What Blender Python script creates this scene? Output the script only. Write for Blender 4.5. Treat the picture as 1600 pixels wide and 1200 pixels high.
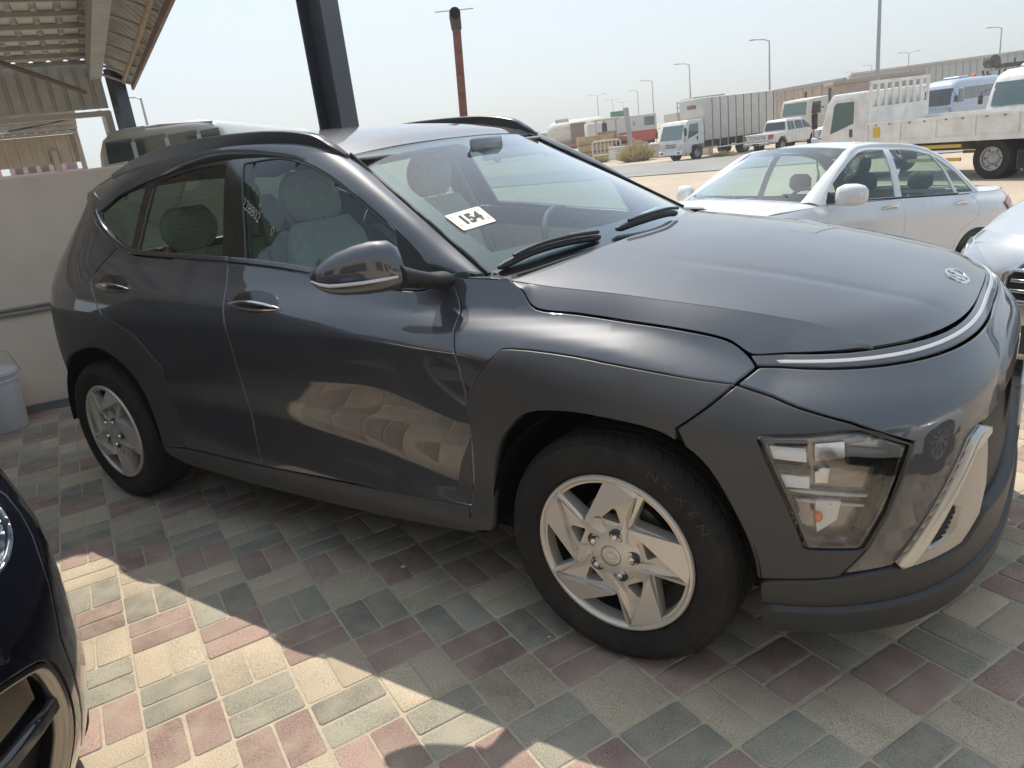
import bpy, bmesh, math, random
import numpy as np
from mathutils import Vector, Matrix, Euler
from mathutils.geometry import delaunay_2d_cdt
random.seed(7); rng = np.random.default_rng(7)
for o in list(bpy.data.objects): bpy.data.objects.remove(o)
sc = bpy.context.scene
COL = sc.collection
# ---------------------------------------------------------------- camera, sky, sun, exposure
cam = bpy.data.cameras.new('camera'); cam.sensor_width = 36; cam.lens = 36 * 1160.58 / 1600; cam.clip_start = .05; cam.clip_end = 3000
camo = bpy.data.objects.new('camera', cam); COL.objects.link(camo); sc.camera = camo
YAW, PITCH, ROLL = .647444, .313759, -.122108
_f = Vector((-math.sin(YAW)*math.cos(PITCH), math.cos(YAW)*math.cos(PITCH), -math.sin(PITCH)))
_r = Vector((math.cos(YAW), math.sin(YAW), 0)); _u = _r.cross(_f)
_r2 = math.cos(ROLL)*_r + math.sin(ROLL)*_u; _u2 = -math.sin(ROLL)*_r + math.cos(ROLL)*_u
camo.matrix_world = Matrix(((_r2.x, _u2.x, -_f.x, .891245), (_r2.y, _u2.y, -_f.y, -2.420277), (_r2.z, _u2.z, -_f.z, 1.427357), (0, 0, 0, 1)))
SUN = Vector((-.43, .41, 1.0)).normalized()
w = bpy.data.worlds.new('World'); sc.world = w; w.use_nodes = True
sky = w.node_tree.nodes.new('ShaderNodeTexSky'); sky.sky_type = 'NISHITA'; sky.sun_disc = False
sky.sun_elevation = math.asin(SUN.z); sky.sun_rotation = math.atan2(SUN.x, SUN.y)
sky.air_density = 1.0; sky.dust_density = 2.0; sky.ozone_density = 1.0; sky.altitude = 10
hz = w.node_tree.nodes.new('ShaderNodeMix'); hz.data_type = 'RGBA'; hz.inputs['Factor'].default_value = .55; hz.inputs['B'].default_value = (4.2, 5.1, 5.9, 1)     # pale Gulf haze over the whole sky
w.node_tree.links.new(sky.outputs[0], hz.inputs['A']); w.node_tree.links.new(hz.outputs['Result'], w.node_tree.nodes['Background'].inputs[0])
w.node_tree.nodes['Background'].inputs[1].default_value = .100
sun = bpy.data.lights.new('sun', 'SUN'); sun.energy = 2.95; sun.angle = math.radians(.55); sun.color = (1, .93, .82)
suno = bpy.data.objects.new('sun', sun); COL.objects.link(suno); suno.rotation_euler = SUN.to_track_quat('Z', 'Y').to_euler()
vs = sc.view_settings; vs.view_transform = 'Standard'; vs.look = 'None'; vs.gamma = 1; vs.use_curve_mapping = False; vs.exposure = .82
sc.cycles.max_bounces = 8; sc.cycles.transparent_max_bounces = 24; sc.cycles.use_denoising = True
sc.cycles.caustics_reflective = False; sc.cycles.caustics_refractive = False
# ---------------------------------------------------------------- materials
MATS = {}
def mat(name, base=(.5, .5, .5), rough=.5, metal=0., coat=0., coat_rough=.03, coat_ior=1.5, spec=.5, noise=0., nscale=20., bump=0., bscale=80., rvar=0., dust=0.):
    """principled material with optional procedural colour variation, fine bump, roughness variation and dust"""
    if name in MATS: return MATS[name]
    m = bpy.data.materials.new(name); m.use_nodes = True; nt = m.node_tree; b = nt.nodes['Principled BSDF']; L = nt.links.new
    b.inputs['Base Color'].default_value = (*base, 1); b.inputs['Roughness'].default_value = rough; b.inputs['Metallic'].default_value = metal
    b.inputs['Coat Weight'].default_value = coat; b.inputs['Coat IOR'].default_value = coat_ior; b.inputs['Coat Roughness'].default_value = coat_rough; b.inputs['Specular IOR Level'].default_value = spec
    tc = nt.nodes.new('ShaderNodeTexCoord')
    col = None
    if noise:
        n = nt.nodes.new('ShaderNodeTexNoise'); n.inputs['Scale'].default_value = nscale; n.inputs['Detail'].default_value = 6; L(tc.outputs['Object'], n.inputs['Vector'])
        r = nt.nodes.new('ShaderNodeMapRange'); r.inputs['From Min'].default_value = .3; r.inputs['From Max'].default_value = .7
        r.inputs['To Min'].default_value = 1 - noise; r.inputs['To Max'].default_value = 1 + noise; L(n.outputs['Fac'], r.inputs['Value'])
        mx = nt.nodes.new('ShaderNodeMix'); mx.data_type = 'RGBA'; mx.blend_type = 'MULTIPLY'; mx.inputs['Factor'].default_value = 1
        mx.inputs['A'].default_value = (*base, 1); L(r.outputs[0], mx.inputs['B']); col = mx.outputs['Result']
    if dust:
        n = nt.nodes.new('ShaderNodeTexNoise'); n.inputs['Scale'].default_value = 3.5; n.inputs['Detail'].default_value = 8; L(tc.outputs['Object'], n.inputs['Vector'])
        r = nt.nodes.new('ShaderNodeMapRange'); r.inputs['From Min'].default_value = .42; r.inputs['From Max'].default_value = .75; r.inputs['To Max'].default_value = dust; L(n.outputs['Fac'], r.inputs['Value'])
        mx = nt.nodes.new('ShaderNodeMix'); mx.data_type = 'RGBA'; L(r.outputs[0], mx.inputs['Factor'])
        if col: L(col, mx.inputs['A'])
        else: mx.inputs['A'].default_value = (*base, 1)
        mx.inputs['B'].default_value = (.42, .35, .27, 1); col = mx.outputs['Result']
    if col: L(col, b.inputs['Base Color'])
    if rvar:
        n = nt.nodes.new('ShaderNodeTexNoise'); n.inputs['Scale'].default_value = 9; n.inputs['Detail'].default_value = 7; L(tc.outputs['Object'], n.inputs['Vector'])
        r = nt.nodes.new('ShaderNodeMapRange'); r.inputs['To Min'].default_value = max(0, rough - rvar); r.inputs['To Max'].default_value = rough + rvar; L(n.outputs['Fac'], r.inputs['Value']); L(r.outputs[0], b.inputs['Roughness'])
    if bump:
        n = nt.nodes.new('ShaderNodeTexNoise'); n.inputs['Scale'].default_value = bscale; n.inputs['Detail'].default_value = 5; L(tc.outputs['Object'], n.inputs['Vector'])
        u = nt.nodes.new('ShaderNodeBump'); u.inputs['Strength'].default_value = bump; u.inputs['Distance'].default_value = .01; L(n.outputs['Fac'], u.inputs['Height']); L(u.outputs[0], b.inputs['Normal'])
    MATS[name] = m; return m
def glass(name, tint, refl=1.0, rough=0.):
    """thin automotive glass: tinted see-through plus a Fresnel reflection"""
    if name in MATS: return MATS[name]
    m = bpy.data.materials.new(name); m.use_nodes = True; nt = m.node_tree; nt.nodes.clear(); L = nt.links.new
    o = nt.nodes.new('ShaderNodeOutputMaterial'); t = nt.nodes.new('ShaderNodeBsdfTransparent'); t.inputs[0].default_value = (*tint, 1)
    g = nt.nodes.new('ShaderNodeBsdfGlossy'); g.inputs['Roughness'].default_value = rough; g.inputs[0].default_value = (.95, .97, 1, 1)
    f = nt.nodes.new('ShaderNodeFresnel'); ge = nt.nodes.new('ShaderNodeNewGeometry'); ir = nt.nodes.new('ShaderNodeMapRange'); ir.inputs['To Min'].default_value = 1.52; ir.inputs['To Max'].default_value = 1/1.52; L(ge.outputs['Backfacing'], ir.inputs['Value']); L(ir.outputs[0], f.inputs['IOR'])   # a thin pane reflects alike from both sides
    k = nt.nodes.new('ShaderNodeMath'); k.operation = 'MULTIPLY'; k.inputs[1].default_value = refl; k.use_clamp = True; L(f.outputs[0], k.inputs[0])
    x = nt.nodes.new('ShaderNodeMixShader'); L(k.outputs[0], x.inputs[0]); L(t.outputs[0], x.inputs[1]); L(g.outputs[0], x.inputs[2]); L(x.outputs[0], o.inputs[0])
    MATS[name] = m; return m
# ---------------------------------------------------------------- mesh helpers
class MB:
    """collects simple shapes, then links them as ONE mesh object"""
    def __init__(s): s.v = []; s.f = []
    def add(s, vs, fs):
        k = len(s.v); s.v += [tuple(p) for p in vs]; s.f += [tuple(k + i for i in f) for f in fs]; return s
    def box(s, a, b, c=None, rz=0, bev=0):
        (x0, y0, z0), (x1, y1, z1) = a, b
        if bev:
            q = [(x0+bev, y0), (x1-bev, y0), (x1, y0+bev), (x1, y1-bev), (x1-bev, y1), (x0+bev, y1), (x0, y1-bev), (x0, y0+bev)]
            def sc2(k): return [(min(max(x, x0+k), x1-k), min(max(y, y0+k), y1-k)) for x, y in q]
            rings = [[(x, y, z0) for x, y in sc2(bev)], [(x, y, z0+bev) for x, y in q], [(x, y, z1-bev) for x, y in q], [(x, y, z1) for x, y in sc2(bev)]]
            return s.rings(rings, cap=True)
        p = [(x, y, z) for z in (z0, z1) for x, y in ((x0, y0), (x1, y0), (x1, y1), (x0, y1))]
        return s.add(p, [(3, 2, 1, 0), (4, 5, 6, 7), (0, 1, 5, 4), (1, 2, 6, 5), (2, 3, 7, 6), (3, 0, 4, 7)])
    def obox(s, o, ax, ay, az):
        o, ax, ay, az = map(Vector, (o, ax, ay, az))
        p = [o + ax*i + ay*j + az*k for k in (0, 1) for i, j in ((0, 0), (1, 0), (1, 1), (0, 1))]
        return s.add(p, [(3, 2, 1, 0), (4, 5, 6, 7), (0, 1, 5, 4), (1, 2, 6, 5), (2, 3, 7, 6), (3, 0, 4, 7)])
    def rings(s, rings, cap=False, close=True):
        n = len(rings[0]); k = len(s.v)
        for r in rings: s.v += [tuple(p) for p in r]
        for i in range(len(rings) - 1):
            for j in range(n if close else n - 1):
                a = k + i*n + j; b = k + i*n + (j+1) % n
                s.f.append((a, b, b + n, a + n))
        if cap:
            s.f.append(tuple(k + j for j in reversed(range(n)))); e = k + (len(rings)-1)*n; s.f.append(tuple(e + j for j in range(n)))
        return s
    def tube(s, path, r, n=8, cap=True):
        path = [Vector(p) for p in path]; rs = r if isinstance(r, (list, tuple)) else [r]*len(path); R = []
        up = None
        for i, p in enumerate(path):
            t = (path[min(i+1, len(path)-1)] - path[max(i-1, 0)]).normalized()
            if up is None: up = t.orthogonal().normalized()
            up = (up - t*up.dot(t)).normalized(); sd = t.cross(up)
            R.append([p + (up*math.cos(2*math.pi*j/n) + sd*math.sin(2*math.pi*j/n))*rs[i] for j in range(n)])
        return s.rings(R, cap)
    def prism(s, poly, h0, h1, axis='y'):
        """extrude a 2-D polygon: axis y -> poly is (x, z); z -> (x, y); x -> (y, z)"""
        def P(a, b, h): return {'y': (a, h, b), 'z': (a, b, h), 'x': (h, a, b)}[axis]
        n = len(poly); k = len(s.v)
        s.v += [P(a, b, h0) for a, b in poly] + [P(a, b, h1) for a, b in poly]
        s.f.append(tuple(k + i for i in range(n))); s.f.append(tuple(k + n + i for i in reversed(range(n))))
        for i in range(n): s.f.append((k+i, k+n+i, k+n+(i+1) % n, k+(i+1) % n))
        return s
    def lathe(s, prof, n=48, axis='y', c=(0, 0, 0)):
        """prof: list of (radius, height along the axis)"""
        R = []
        for r, h in prof:
            ring = []
            for j in range(n):
                a = 2*math.pi*j/n; ca, sa = r*math.cos(a), r*math.sin(a)
                p = {'y': (ca, h, sa), 'z': (ca, sa, h), 'x': (h, ca, sa)}[axis]
                ring.append((p[0]+c[0], p[1]+c[1], p[2]+c[2]))
            R.append(ring)
        return s.rings(R, False)
    def grid(s, P):
        """P[i][j] -> point"""
        n = len(P[0]); k = len(s.v)
        for r in P: s.v += [tuple(p) for p in r]
        for i in range(len(P)-1):
            for j in range(n-1): a = k+i*n+j; s.f.append((a, a+1, a+1+n, a+n))
        return s
    def flipy(s):
        s.v = [(x, -y, z) for x, y, z in s.v]; s.f = [tuple(reversed(f)) for f in s.f]; return s
    def build(s, name, m, parent=None, smooth=None, fix=True, label=None):
        me = bpy.data.meshes.new(name); me.from_pydata(s.v, [], s.f); me.materials.append(m)
        if fix:
            bm = bmesh.new(); bm.from_mesh(me); bmesh.ops.recalc_face_normals(bm, faces=bm.faces); bm.to_mesh(me); bm.free()
        if smooth is not None:
            me.polygons.foreach_set('use_smooth', [True]*len(me.polygons))
            if smooth < 180: me.set_sharp_from_angle(angle=math.radians(smooth))
        o = bpy.data.objects.new(name, me); COL.objects.link(o)
        if parent: o.parent = parent
        if label: o['label'] = label
        return o
def thing(name, label, cat, loc=(0, 0, 0), rz=0, group=None):
    o = bpy.data.objects.new(name, None); COL.objects.link(o); o.empty_display_size = .2
    o.location = loc; o.rotation_euler = (0, 0, rz); o['label'] = label; o['category'] = cat
    if group: o['group'] = group
    return o
def tag(o, label, cat, group=None):
    o['label'] = label; o['category'] = cat
    if group: o['group'] = group
    return o
def struct(o): o['kind'] = 'structure'; return o
def stuff(o): o['kind'] = 'stuff'; return o
def dup(o, parent=None):
    c = o.copy(); COL.objects.link(c); c.parent = parent
    for ch in o.children: dup(ch, c)
    return c
def cr(pts, n=6, closed=False):
    """Catmull-Rom curve through points of any dimension"""
    p = [np.array(q, float) for q in pts]; out = []; m = len(p)
    for i in range(m if closed else m-1):
        a, b, c, d = ((p[(i-1) % m], p[i], p[(i+1) % m], p[(i+2) % m]) if closed else (p[max(i-1, 0)] if i else 2*p[0]-p[1], p[i], p[i+1], p[i+2] if i+2 < m else 2*p[-1]-p[-2]))
        for k in range(n):
            t = k/n; out.append(tuple(.5*((2*b) + (c-a)*t + (2*a-5*b+4*c-d)*t*t + (3*b-a-3*c+d)*t**3)))
    if not closed: out.append(tuple(p[-1]))
    return out
def text_mesh(txt, size, name, m, parent, mw, extrude=.001, bold=0., align='CENTER', sx=1.):
    cu = bpy.data.curves.new(name, 'FONT'); cu.body = txt; cu.size = size; cu.extrude = extrude; cu.offset = bold; cu.align_x = align; cu.align_y = 'CENTER'; cu.resolution_u = 3
    t = bpy.data.objects.new('t', cu); COL.objects.link(t)
    dg = bpy.context.evaluated_depsgraph_get(); me = bpy.data.meshes.new_from_object(t.evaluated_get(dg)); bpy.data.objects.remove(t)
    me.transform(mw @ Matrix.Diagonal((sx, 1, 1, 1))); me.materials.clear(); me.materials.append(m); me.name = name
    o = bpy.data.objects.new(name, me); COL.objects.link(o); o.parent = parent; return o
def frame(o, x, y):
    """4x4 with origin o, x axis along x, y axis near y"""
    x = Vector(x).normalized(); z = x.cross(Vector(y)).normalized(); y = z.cross(x)
    return Matrix(((x.x, y.x, z.x, o[0]), (x.y, y.y, z.y, o[1]), (x.z, y.z, z.z, o[2]), (0, 0, 0, 1)))
# ---------------------------------------------------------------- panels cut from a Shell
def pip(px, py, poly):
    ins = np.zeros(len(px), bool); n = len(poly)
    for i in range(n):
        (x0, y0), (x1, y1) = poly[i], poly[(i+1) % n]
        c = (y0 > py) != (y1 > py)
        if y0 != y1: ins ^= c & (px < (x1-x0)*(py-y0)/(y1-y0) + x0)
    return ins
def dens(poly, step):
    out = []
    for i in range(len(poly)):
        a, b = np.array(poly[i], float), np.array(poly[(i+1) % len(poly)], float); L = np.hypot(*(b-a))
        if L < 1e-5: continue
        n = max(1, int(math.ceil(L/step)))
        out += [tuple(a + (b-a)*k/n) for k in range(n)]
    return out
def area(p): return .5*sum(p[i][0]*p[(i+1) % len(p)][1] - p[(i+1) % len(p)][0]*p[i][1] for i in range(len(p)))
def inset(poly, d):
    """move a counter-clockwise outline inwards"""
    p = np.array(poly); a = p - np.roll(p, 1, 0); b = np.roll(p, -1, 0) - p
    a /= np.linalg.norm(a, axis=1)[:, None]; b /= np.linalg.norm(b, axis=1)[:, None]
    n1 = np.stack([-a[:, 1], a[:, 0]], 1); n2 = np.stack([-b[:, 1], b[:, 0]], 1); m = n1 + n2
    k = np.maximum((m*m).sum(1), .5); return p + m * (2*d/k)[:, None]
def panel(name, sh, poly, m, parent, left=False, holes=(), off=0., thick=.012, gap=.0022, lip=.0028, grid=.04, step=.03, flat=False, label=None):
    """a curved sheet with rolled edges: outline (s, z) laid on the shell, analytic normals; left=True mirrors it"""
    loops = []
    for k, lp in enumerate([poly, *holes]):
        lp = list(lp)
        if (area(lp) < 0): lp = lp[::-1]
        if k: lp = lp[::-1]
        lp = dens(lp, step); o = inset(lp, gap); i = inset(lp, gap + lip) if lip else o
        loops.append((o, i))
    P2 = [i for _, i in loops]; allp = np.concatenate(P2)
    x0, y0 = allp.min(0); x1, y1 = allp.max(0)
    gx, gy = np.meshgrid(np.arange(x0 + grid/2, x1, grid), np.arange(y0 + grid/2, y1, grid)); gx, gy = gx.ravel(), gy.ravel()
    ok = pip(gx, gy, P2[0])
    for h in P2[1:]: ok &= ~pip(gx, gy, h)
    gx, gy = gx[ok], gy[ok]
    if len(gx):
        d = np.full(len(gx), 9.)
        for k in range(0, len(allp)): d = np.minimum(d, np.hypot(gx - allp[k, 0], gy - allp[k, 1]))
        gx, gy = gx[d > grid*.45], gy[d > grid*.45]
    co = [Vector(p) for p in allp] + [Vector((a, b)) for a, b in zip(gx, gy)]; ed = []; k = 0
    for p in P2: n = len(p); ed += [(k+j, k+(j+1) % n) for j in range(n)]; k += n
    vo, eo, fo, ov, oe, of = delaunay_2d_cdt(co, ed, [], 0, 1e-7, True)
    V2 = np.array([tuple(v) for v in vo]); F = np.array([f for f in fo if len(f) == 3])
    c = V2[F].mean(1); keep = pip(c[:, 0], c[:, 1], P2[0])
    for h in P2[1:]: keep &= ~pip(c[:, 0], c[:, 1], h)
    F = F[keep]
    P = sh.S(V2[:, 0], V2[:, 1]); N = sh.N(V2[:, 0], V2[:, 1]); P = P + N*off
    a, b, c_ = P[F[:, 0]], P[F[:, 1]], P[F[:, 2]]
    fl = (np.cross(b-a, c_-a) * N[F].mean(1)).sum(1) < 0
    F[fl] = F[fl][:, ::-1]
    inv = {}
    for new, olds in enumerate(ov):
        for q in olds: inv[q] = new
    verts = [P]; norms = [N]; faces = [tuple(int(i) for i in f) for f in F]; base = len(P); k = 0
    for o, i in loops:
        n = len(o); o = np.array(o); i = np.array(i)
        So = sh.S(o[:, 0], o[:, 1]); No = sh.N(o[:, 0], o[:, 1]); Si = sh.S(i[:, 0], i[:, 1]); ou = So - Si
        if not lip: q = np.roll(So, -1, 0) - np.roll(So, 1, 0); ou = np.cross(q, No)
        ou /= np.maximum(np.linalg.norm(ou, axis=1), 1e-9)[:, None]
        verts += [So + No*(off - lip*.75), So + No*(off - thick - lip)]; norms += [(No + ou)*.7071, ou]
        for j in range(n):
            a0, a1 = inv[k+j], inv[k+(j+1) % n]; b0, b1 = base+j, base+(j+1) % n
            faces.append((a0, b0, b1, a1)); faces.append((b0, b0+n, b1+n, b1))
        base += 2*n; k += n
    V = np.concatenate(verts); Nn = np.concatenate(norms)
    # orient the lip faces outward
    out = []
    for f in faces:
        p = V[list(f)]; g = np.cross(p[1]-p[0], p[2]-p[0])
        out.append(f if (g * Nn[list(f)].mean(0)).sum() >= 0 else tuple(reversed(f)))
    if left: V = V*[1, -1, 1]; Nn = Nn*[1, -1, 1]; out = [tuple(reversed(f)) for f in out]
    me = bpy.data.meshes.new(name); me.from_pydata([tuple(v) for v in V], [], out); me.materials.append(m)
    me.polygons.foreach_set('use_smooth', [True]*len(me.polygons))
    if not flat: me.normals_split_custom_set_from_vertices([tuple(n) for n in Nn])
    ob = bpy.data.objects.new(name, me); COL.objects.link(ob); ob.parent = parent
    if label: ob['label'] = label
    return ob
def symm(poly):
    """mirror an outline whose last side lies on the centre line s = .9 into one full-width outline"""
    n = len(poly); i = next(k for k in range(n) if abs(poly[k][0]-.9) < 1e-6 and abs(poly[(k+1) % n][0]-.9) < 1e-6)
    q = [poly[(i+1+k) % n] for k in range(n)]
    return q + [(1.8-s, z) for s, z in q[::-1][1:-1]]
def crown(name, E, C, m, parent, p=2., q=2., n=24, seg=8, thick=.01, fn=None, vmax=1., label=None):
    """symmetric sheet over the car: right-hand edge curve E and centre-line curve C (same number of points)"""
    E = np.array(cr(E, seg)); C = np.array(cr(C, seg)); P = []
    vv = np.linspace(-vmax, vmax, 2*n+1)
    for e, c in zip(E, C):
        row = []
        for v in vv:
            a = abs(v); X = c[0] + (e[0]-c[0])*a**p; Z = c[2] + (e[2]-c[2])*a**q; Y = e[1]*v
            if fn: Z += fn(X, Y, v)
            row.append((X, Y, Z))
        P.append(row)
    b = MB().grid(P)
    if thick:                                                   # a rim folded down all round
        k = len(b.v); R = len(P); W = len(P[0])
        loop = [(0, j) for j in range(W)] + [(i, W-1) for i in range(1, R)] + [(R-1, j) for j in range(W-2, -1, -1)] + [(i, 0) for i in range(R-2, 0, -1)]
        b.v += [(P[i][j][0], P[i][j][1], P[i][j][2] - thick) for i, j in loop]; L = len(loop)
        for t in range(L):
            (i, j), (i2, j2) = loop[t], loop[(t+1) % L]
            b.f.append((i*W+j, k+t, k+(t+1) % L, i2*W+j2))
    o = b.build(name, m, parent, smooth=40, label=label)
    me = o.data
    if me.polygons[len(P[0])//2].normal.z < 0: me.flip_normals()
    return o
def strip(name, A, B, m, parent, bulge=.0, n=6, seg=6, left=False, out=None, thick=0, label=None, fixn=None):
    """lofted strip between 3-D curves A and B, bulged outwards"""
    A = np.array(cr(A, seg)); B = np.array(cr(B, seg)); P = []
    for i, (a, b) in enumerate(zip(A, B)):
        d = b - a
        t = (A[min(i+1, len(A)-1)] - A[max(i-1, 0)]); nn = np.cross(d, t); nn /= max(np.linalg.norm(nn), 1e-9)
        ref = np.array(out if out is not None else (0, -1, .6))
        if nn @ ref < 0: nn = -nn
        if fixn is not None: nn = np.array(fixn, float)
        bl = bulge(i/(len(A)-1)) if callable(bulge) else bulge
        row = []
        for k in range(n+1):
            u = k/n; row.append(a + d*u + nn*bl*4*u*(1-u))
        if thick: row = [row[0] - nn*thick] + row + [row[-1] - nn*thick]
        P.append(row)
    bld = MB().grid(P)
    if left: bld.flipy()
    o = bld.build(name, m, parent, smooth=50, label=label)
    nsum = sum((p.normal.y*(1 if left else -1) + .6*p.normal.z)*p.area for p in o.data.polygons) if out is None else sum((p.normal.x*out[0] + p.normal.y*(-out[1] if left else out[1]) + p.normal.z*out[2])*p.area for p in o.data.polygons)
    if nsum < 0: o.data.flip_normals()
    return o
# ---------------------------------------------------------------- smooth body surfaces
def pchip_d(x, y):
    x = np.asarray(x, float); y = np.asarray(y, float); h = np.diff(x); dl = np.diff(y) / h
    d = np.zeros(len(x)); d[0] = dl[0]; d[-1] = dl[-1]
    for i in range(1, len(x) - 1):
        if dl[i-1] * dl[i] > 0:
            w1 = 2*h[i] + h[i-1]; w2 = h[i] + 2*h[i-1]
            d[i] = (w1 + w2) / (w1/dl[i-1] + w2/dl[i])
    return d
def pchip(x, y, q):
    x = np.asarray(x, float); y = np.asarray(y, float); d = pchip_d(x, y)
    q = np.clip(np.asarray(q, float), x[0], x[-1])
    i = np.clip(np.searchsorted(x, q) - 1, 0, len(x) - 2)
    h = x[i+1] - x[i]; t = (q - x[i]) / h
    return ((1+2*t)*(1-t)**2)*y[i] + t*(1-t)**2*h*d[i] + t*t*(3-2*t)*y[i+1] + t*t*(t-1)*h*d[i+1]
class Shell:
    """half body: y = -w(x, z) along the side, wrapped round the nose and the tail by superellipses"""
    def __init__(self, xs, knots, x0f, af, nf, x0r, ar, nr):
        self.x0f, self.nf, self.x0r, self.nr = x0f, nf, x0r, nr
        self.gx = np.linspace(xs[0], xs[-1], 400)
        K = len(knots)
        self.zk = np.stack([pchip(xs, [p[0] for p in k], self.gx) for k in knots], 1)
        self.wk = np.stack([pchip(xs, [p[1] for p in k], self.gx) for k in knots], 1)
        self.af, self.ar = af, ar
    def width(self, x, z):
        zk = np.stack([np.interp(x, self.gx, self.zk[:, k]) for k in range(self.zk.shape[1])], 1)
        wk = np.stack([np.interp(x, self.gx, self.wk[:, k]) for k in range(self.wk.shape[1])], 1)
        K = zk.shape[1]
        z = np.clip(z, zk[:, 0], zk[:, -1])
        h = np.diff(zk, axis=1); dl = np.diff(wk, axis=1) / h
        d = np.zeros_like(zk); d[:, 0] = dl[:, 0]; d[:, -1] = dl[:, -1]
        a, b = dl[:, :-1], dl[:, 1:]; w1 = 2*h[:, 1:] + h[:, :-1]; w2 = h[:, 1:] + 2*h[:, :-1]
        ok = a * b > 0
        with np.errstate(divide='ignore', invalid='ignore'):
            m = (w1 + w2) / (w1/np.where(ok, a, 1) + w2/np.where(ok, b, 1))
        d[:, 1:-1] = np.where(ok, m, 0)
        i = np.clip((z[:, None] > zk).sum(1) - 1, 0, K - 2); r = np.arange(len(z))
        hh = h[r, i]; t = (z - zk[r, i]) / hh
        return ((1+2*t)*(1-t)**2)*wk[r, i] + t*(1-t)**2*hh*d[r, i] + t*t*(3-2*t)*wk[r, i+1] + t*t*(t-1)*hh*d[r, i+1]
    def S(self, s, z):
        s = np.atleast_1d(np.asarray(s, float)); z = np.atleast_1d(np.asarray(z, float))
        x = s.copy(); fac = np.ones_like(s)
        for front in (True, False):
            x0 = self.x0f if front else self.x0r; n = self.nf if front else self.nr
            m = s > x0 if front else s < x0
            if not m.any(): continue
            ps = np.clip(np.abs(s[m] - x0) / .9, 0, 2 if front else 1) * math.pi / 2
            tab = self.af if front else self.ar
            A = pchip([p[0] for p in tab], [p[1] for p in tab], z[m]) - x0
            sn, cs = np.sin(ps), np.cos(ps); r = (sn**n + np.abs(cs)**n) ** (-1/n)
            x[m] = x0 + A * r * sn; fac[m] = r * cs
        return np.stack([x, -self.width(x, z) * fac, z], 1)
    def N(self, s, z, e=.011):
        s = np.atleast_1d(np.asarray(s, float)); z = np.atleast_1d(np.asarray(z, float))
        a = self.S(s + e, z) - self.S(s - e, z); b = self.S(s, z + e) - self.S(s, z - e)
        n = np.cross(a, b); n /= np.maximum(np.linalg.norm(n, axis=1), 1e-12)[:, None]
        return n
def xk(*v): return v
KONA = Shell([-2.6, -2.1, -1.5, -.9, -.45, 0, .4], [
    [(.14, .80)]*6 + [(.12, .80)],
    [(.23, .862)]*5 + [(.21, .875), (.21, .86)],
    [(.335, .895), (.335, .895), (.335, .895), (.335, .895), (.335, .897), (.33, .905), (.32, .895)],
    [(.56, .905), (.56, .89), (.569, .872), (.525, .868), (.48, .880), (.50, .910), (.50, .900)],
    [(.70, .910), (.70, .90), (.66, .882), (.66, .881), (.64, .888), (.66, .910), (.60, .900)],
    [(.90, .895), (.90, .90), (.90, .90), (.89, .90), (.87, .895), (.80, .90), (.70, .893)],
    [(1.0, .87), (.99, .88), (.97, .885), (.95, .88), (.935, .862), (.90, .842), (.78, .85)],
    [(1.10, .825), (1.07, .84), (1.04, .845), (1.0, .845), (.985, .790), (.947, .750), (.85, .755)],
    [(1.20, .77), (1.165, .785), (1.125, .80), (1.06, .80), (1.07, .75), (1.03, .70), (.91, .70)],
    [(1.32, .712), (1.31, .72), (1.30, .728), (1.28, .72), (1.28, .68), (1.28, .62), (1.28, .60)],
    [(1.44, .655)]*2 + [(1.44, .665), (1.44, .65)] + [(1.44, .55)]*3,
    [(1.51, .61)]*4 + [(1.51, .50)]*3,
    [(1.56, .54)]*4 + [(1.56, .45)]*3],
    0., [(.12, .74), (.2, .80), (.3, .84), (.45, .855), (.65, .85), (.75, .84), (.82, .80), (.845, .783), (.88, .742), (.92, .68), (1.2, .5)], 3.2,
    -2.5, [(.12, -3.36), (.4, -3.46), (.9, -3.45), (1.0, -3.44), (1.1, -3.38), (1.2, -3.29), (1.35, -3.10), (1.5, -2.93), (1.56, -2.85)], 3.0)
# ================================================================ ground
def ground_h(y):
    ys = [-400, 1.9, 2.6, 3.7, 6, 7.5, 20, 45, 90, 3000]; zs = [-.03, -.03, -.07, -.21, -.51, -.58, -.6, -.8, -.85, -.85]
    return float(np.interp(y, ys, zs))
def sand_mat(name, base, dark):
    m = bpy.data.materials.new(name); m.use_nodes = True; nt = m.node_tree; b = nt.nodes['Principled BSDF']; L = nt.links.new; b.inputs['Roughness'].default_value = .95; b.inputs['Specular IOR Level'].default_value = .15
    tc = nt.nodes.new('ShaderNodeTexCoord'); cr_ = nt.nodes.new('ShaderNodeValToRGB'); n1 = nt.nodes.new('ShaderNodeTexNoise'); n1.inputs['Scale'].default_value = .7; n1.inputs['Detail'].default_value = 10; n1.inputs['Roughness'].default_value = .65
    L(tc.outputs['Object'], n1.inputs['Vector']); L(n1.outputs['Fac'], cr_.inputs[0]); e = cr_.color_ramp.elements; e[0].position = .3; e[0].color = (*dark, 1); e[1].position = .7; e[1].color = (*base, 1); L(cr_.outputs[0], b.inputs['Base Color'])
    n2 = nt.nodes.new('ShaderNodeTexNoise'); n2.inputs['Scale'].default_value = 14; n2.inputs['Detail'].default_value = 8; L(tc.outputs['Object'], n2.inputs['Vector'])
    u = nt.nodes.new('ShaderNodeBump'); u.inputs['Strength'].default_value = .5; u.inputs['Distance'].default_value = .05; L(n2.outputs['Fac'], u.inputs['Height']); L(u.outputs[0], b.inputs['Normal']); return m
SAND = sand_mat('dusty sand', (.50, .42, .33), (.40, .335, .265)); BED = sand_mat('paver bedding sand', (.55, .47, .35), (.42, .36, .27))
ASPH = mat('dusty asphalt', (.26, .25, .24), .9, noise=.15, nscale=.6, bump=.2, bscale=40)
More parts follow.
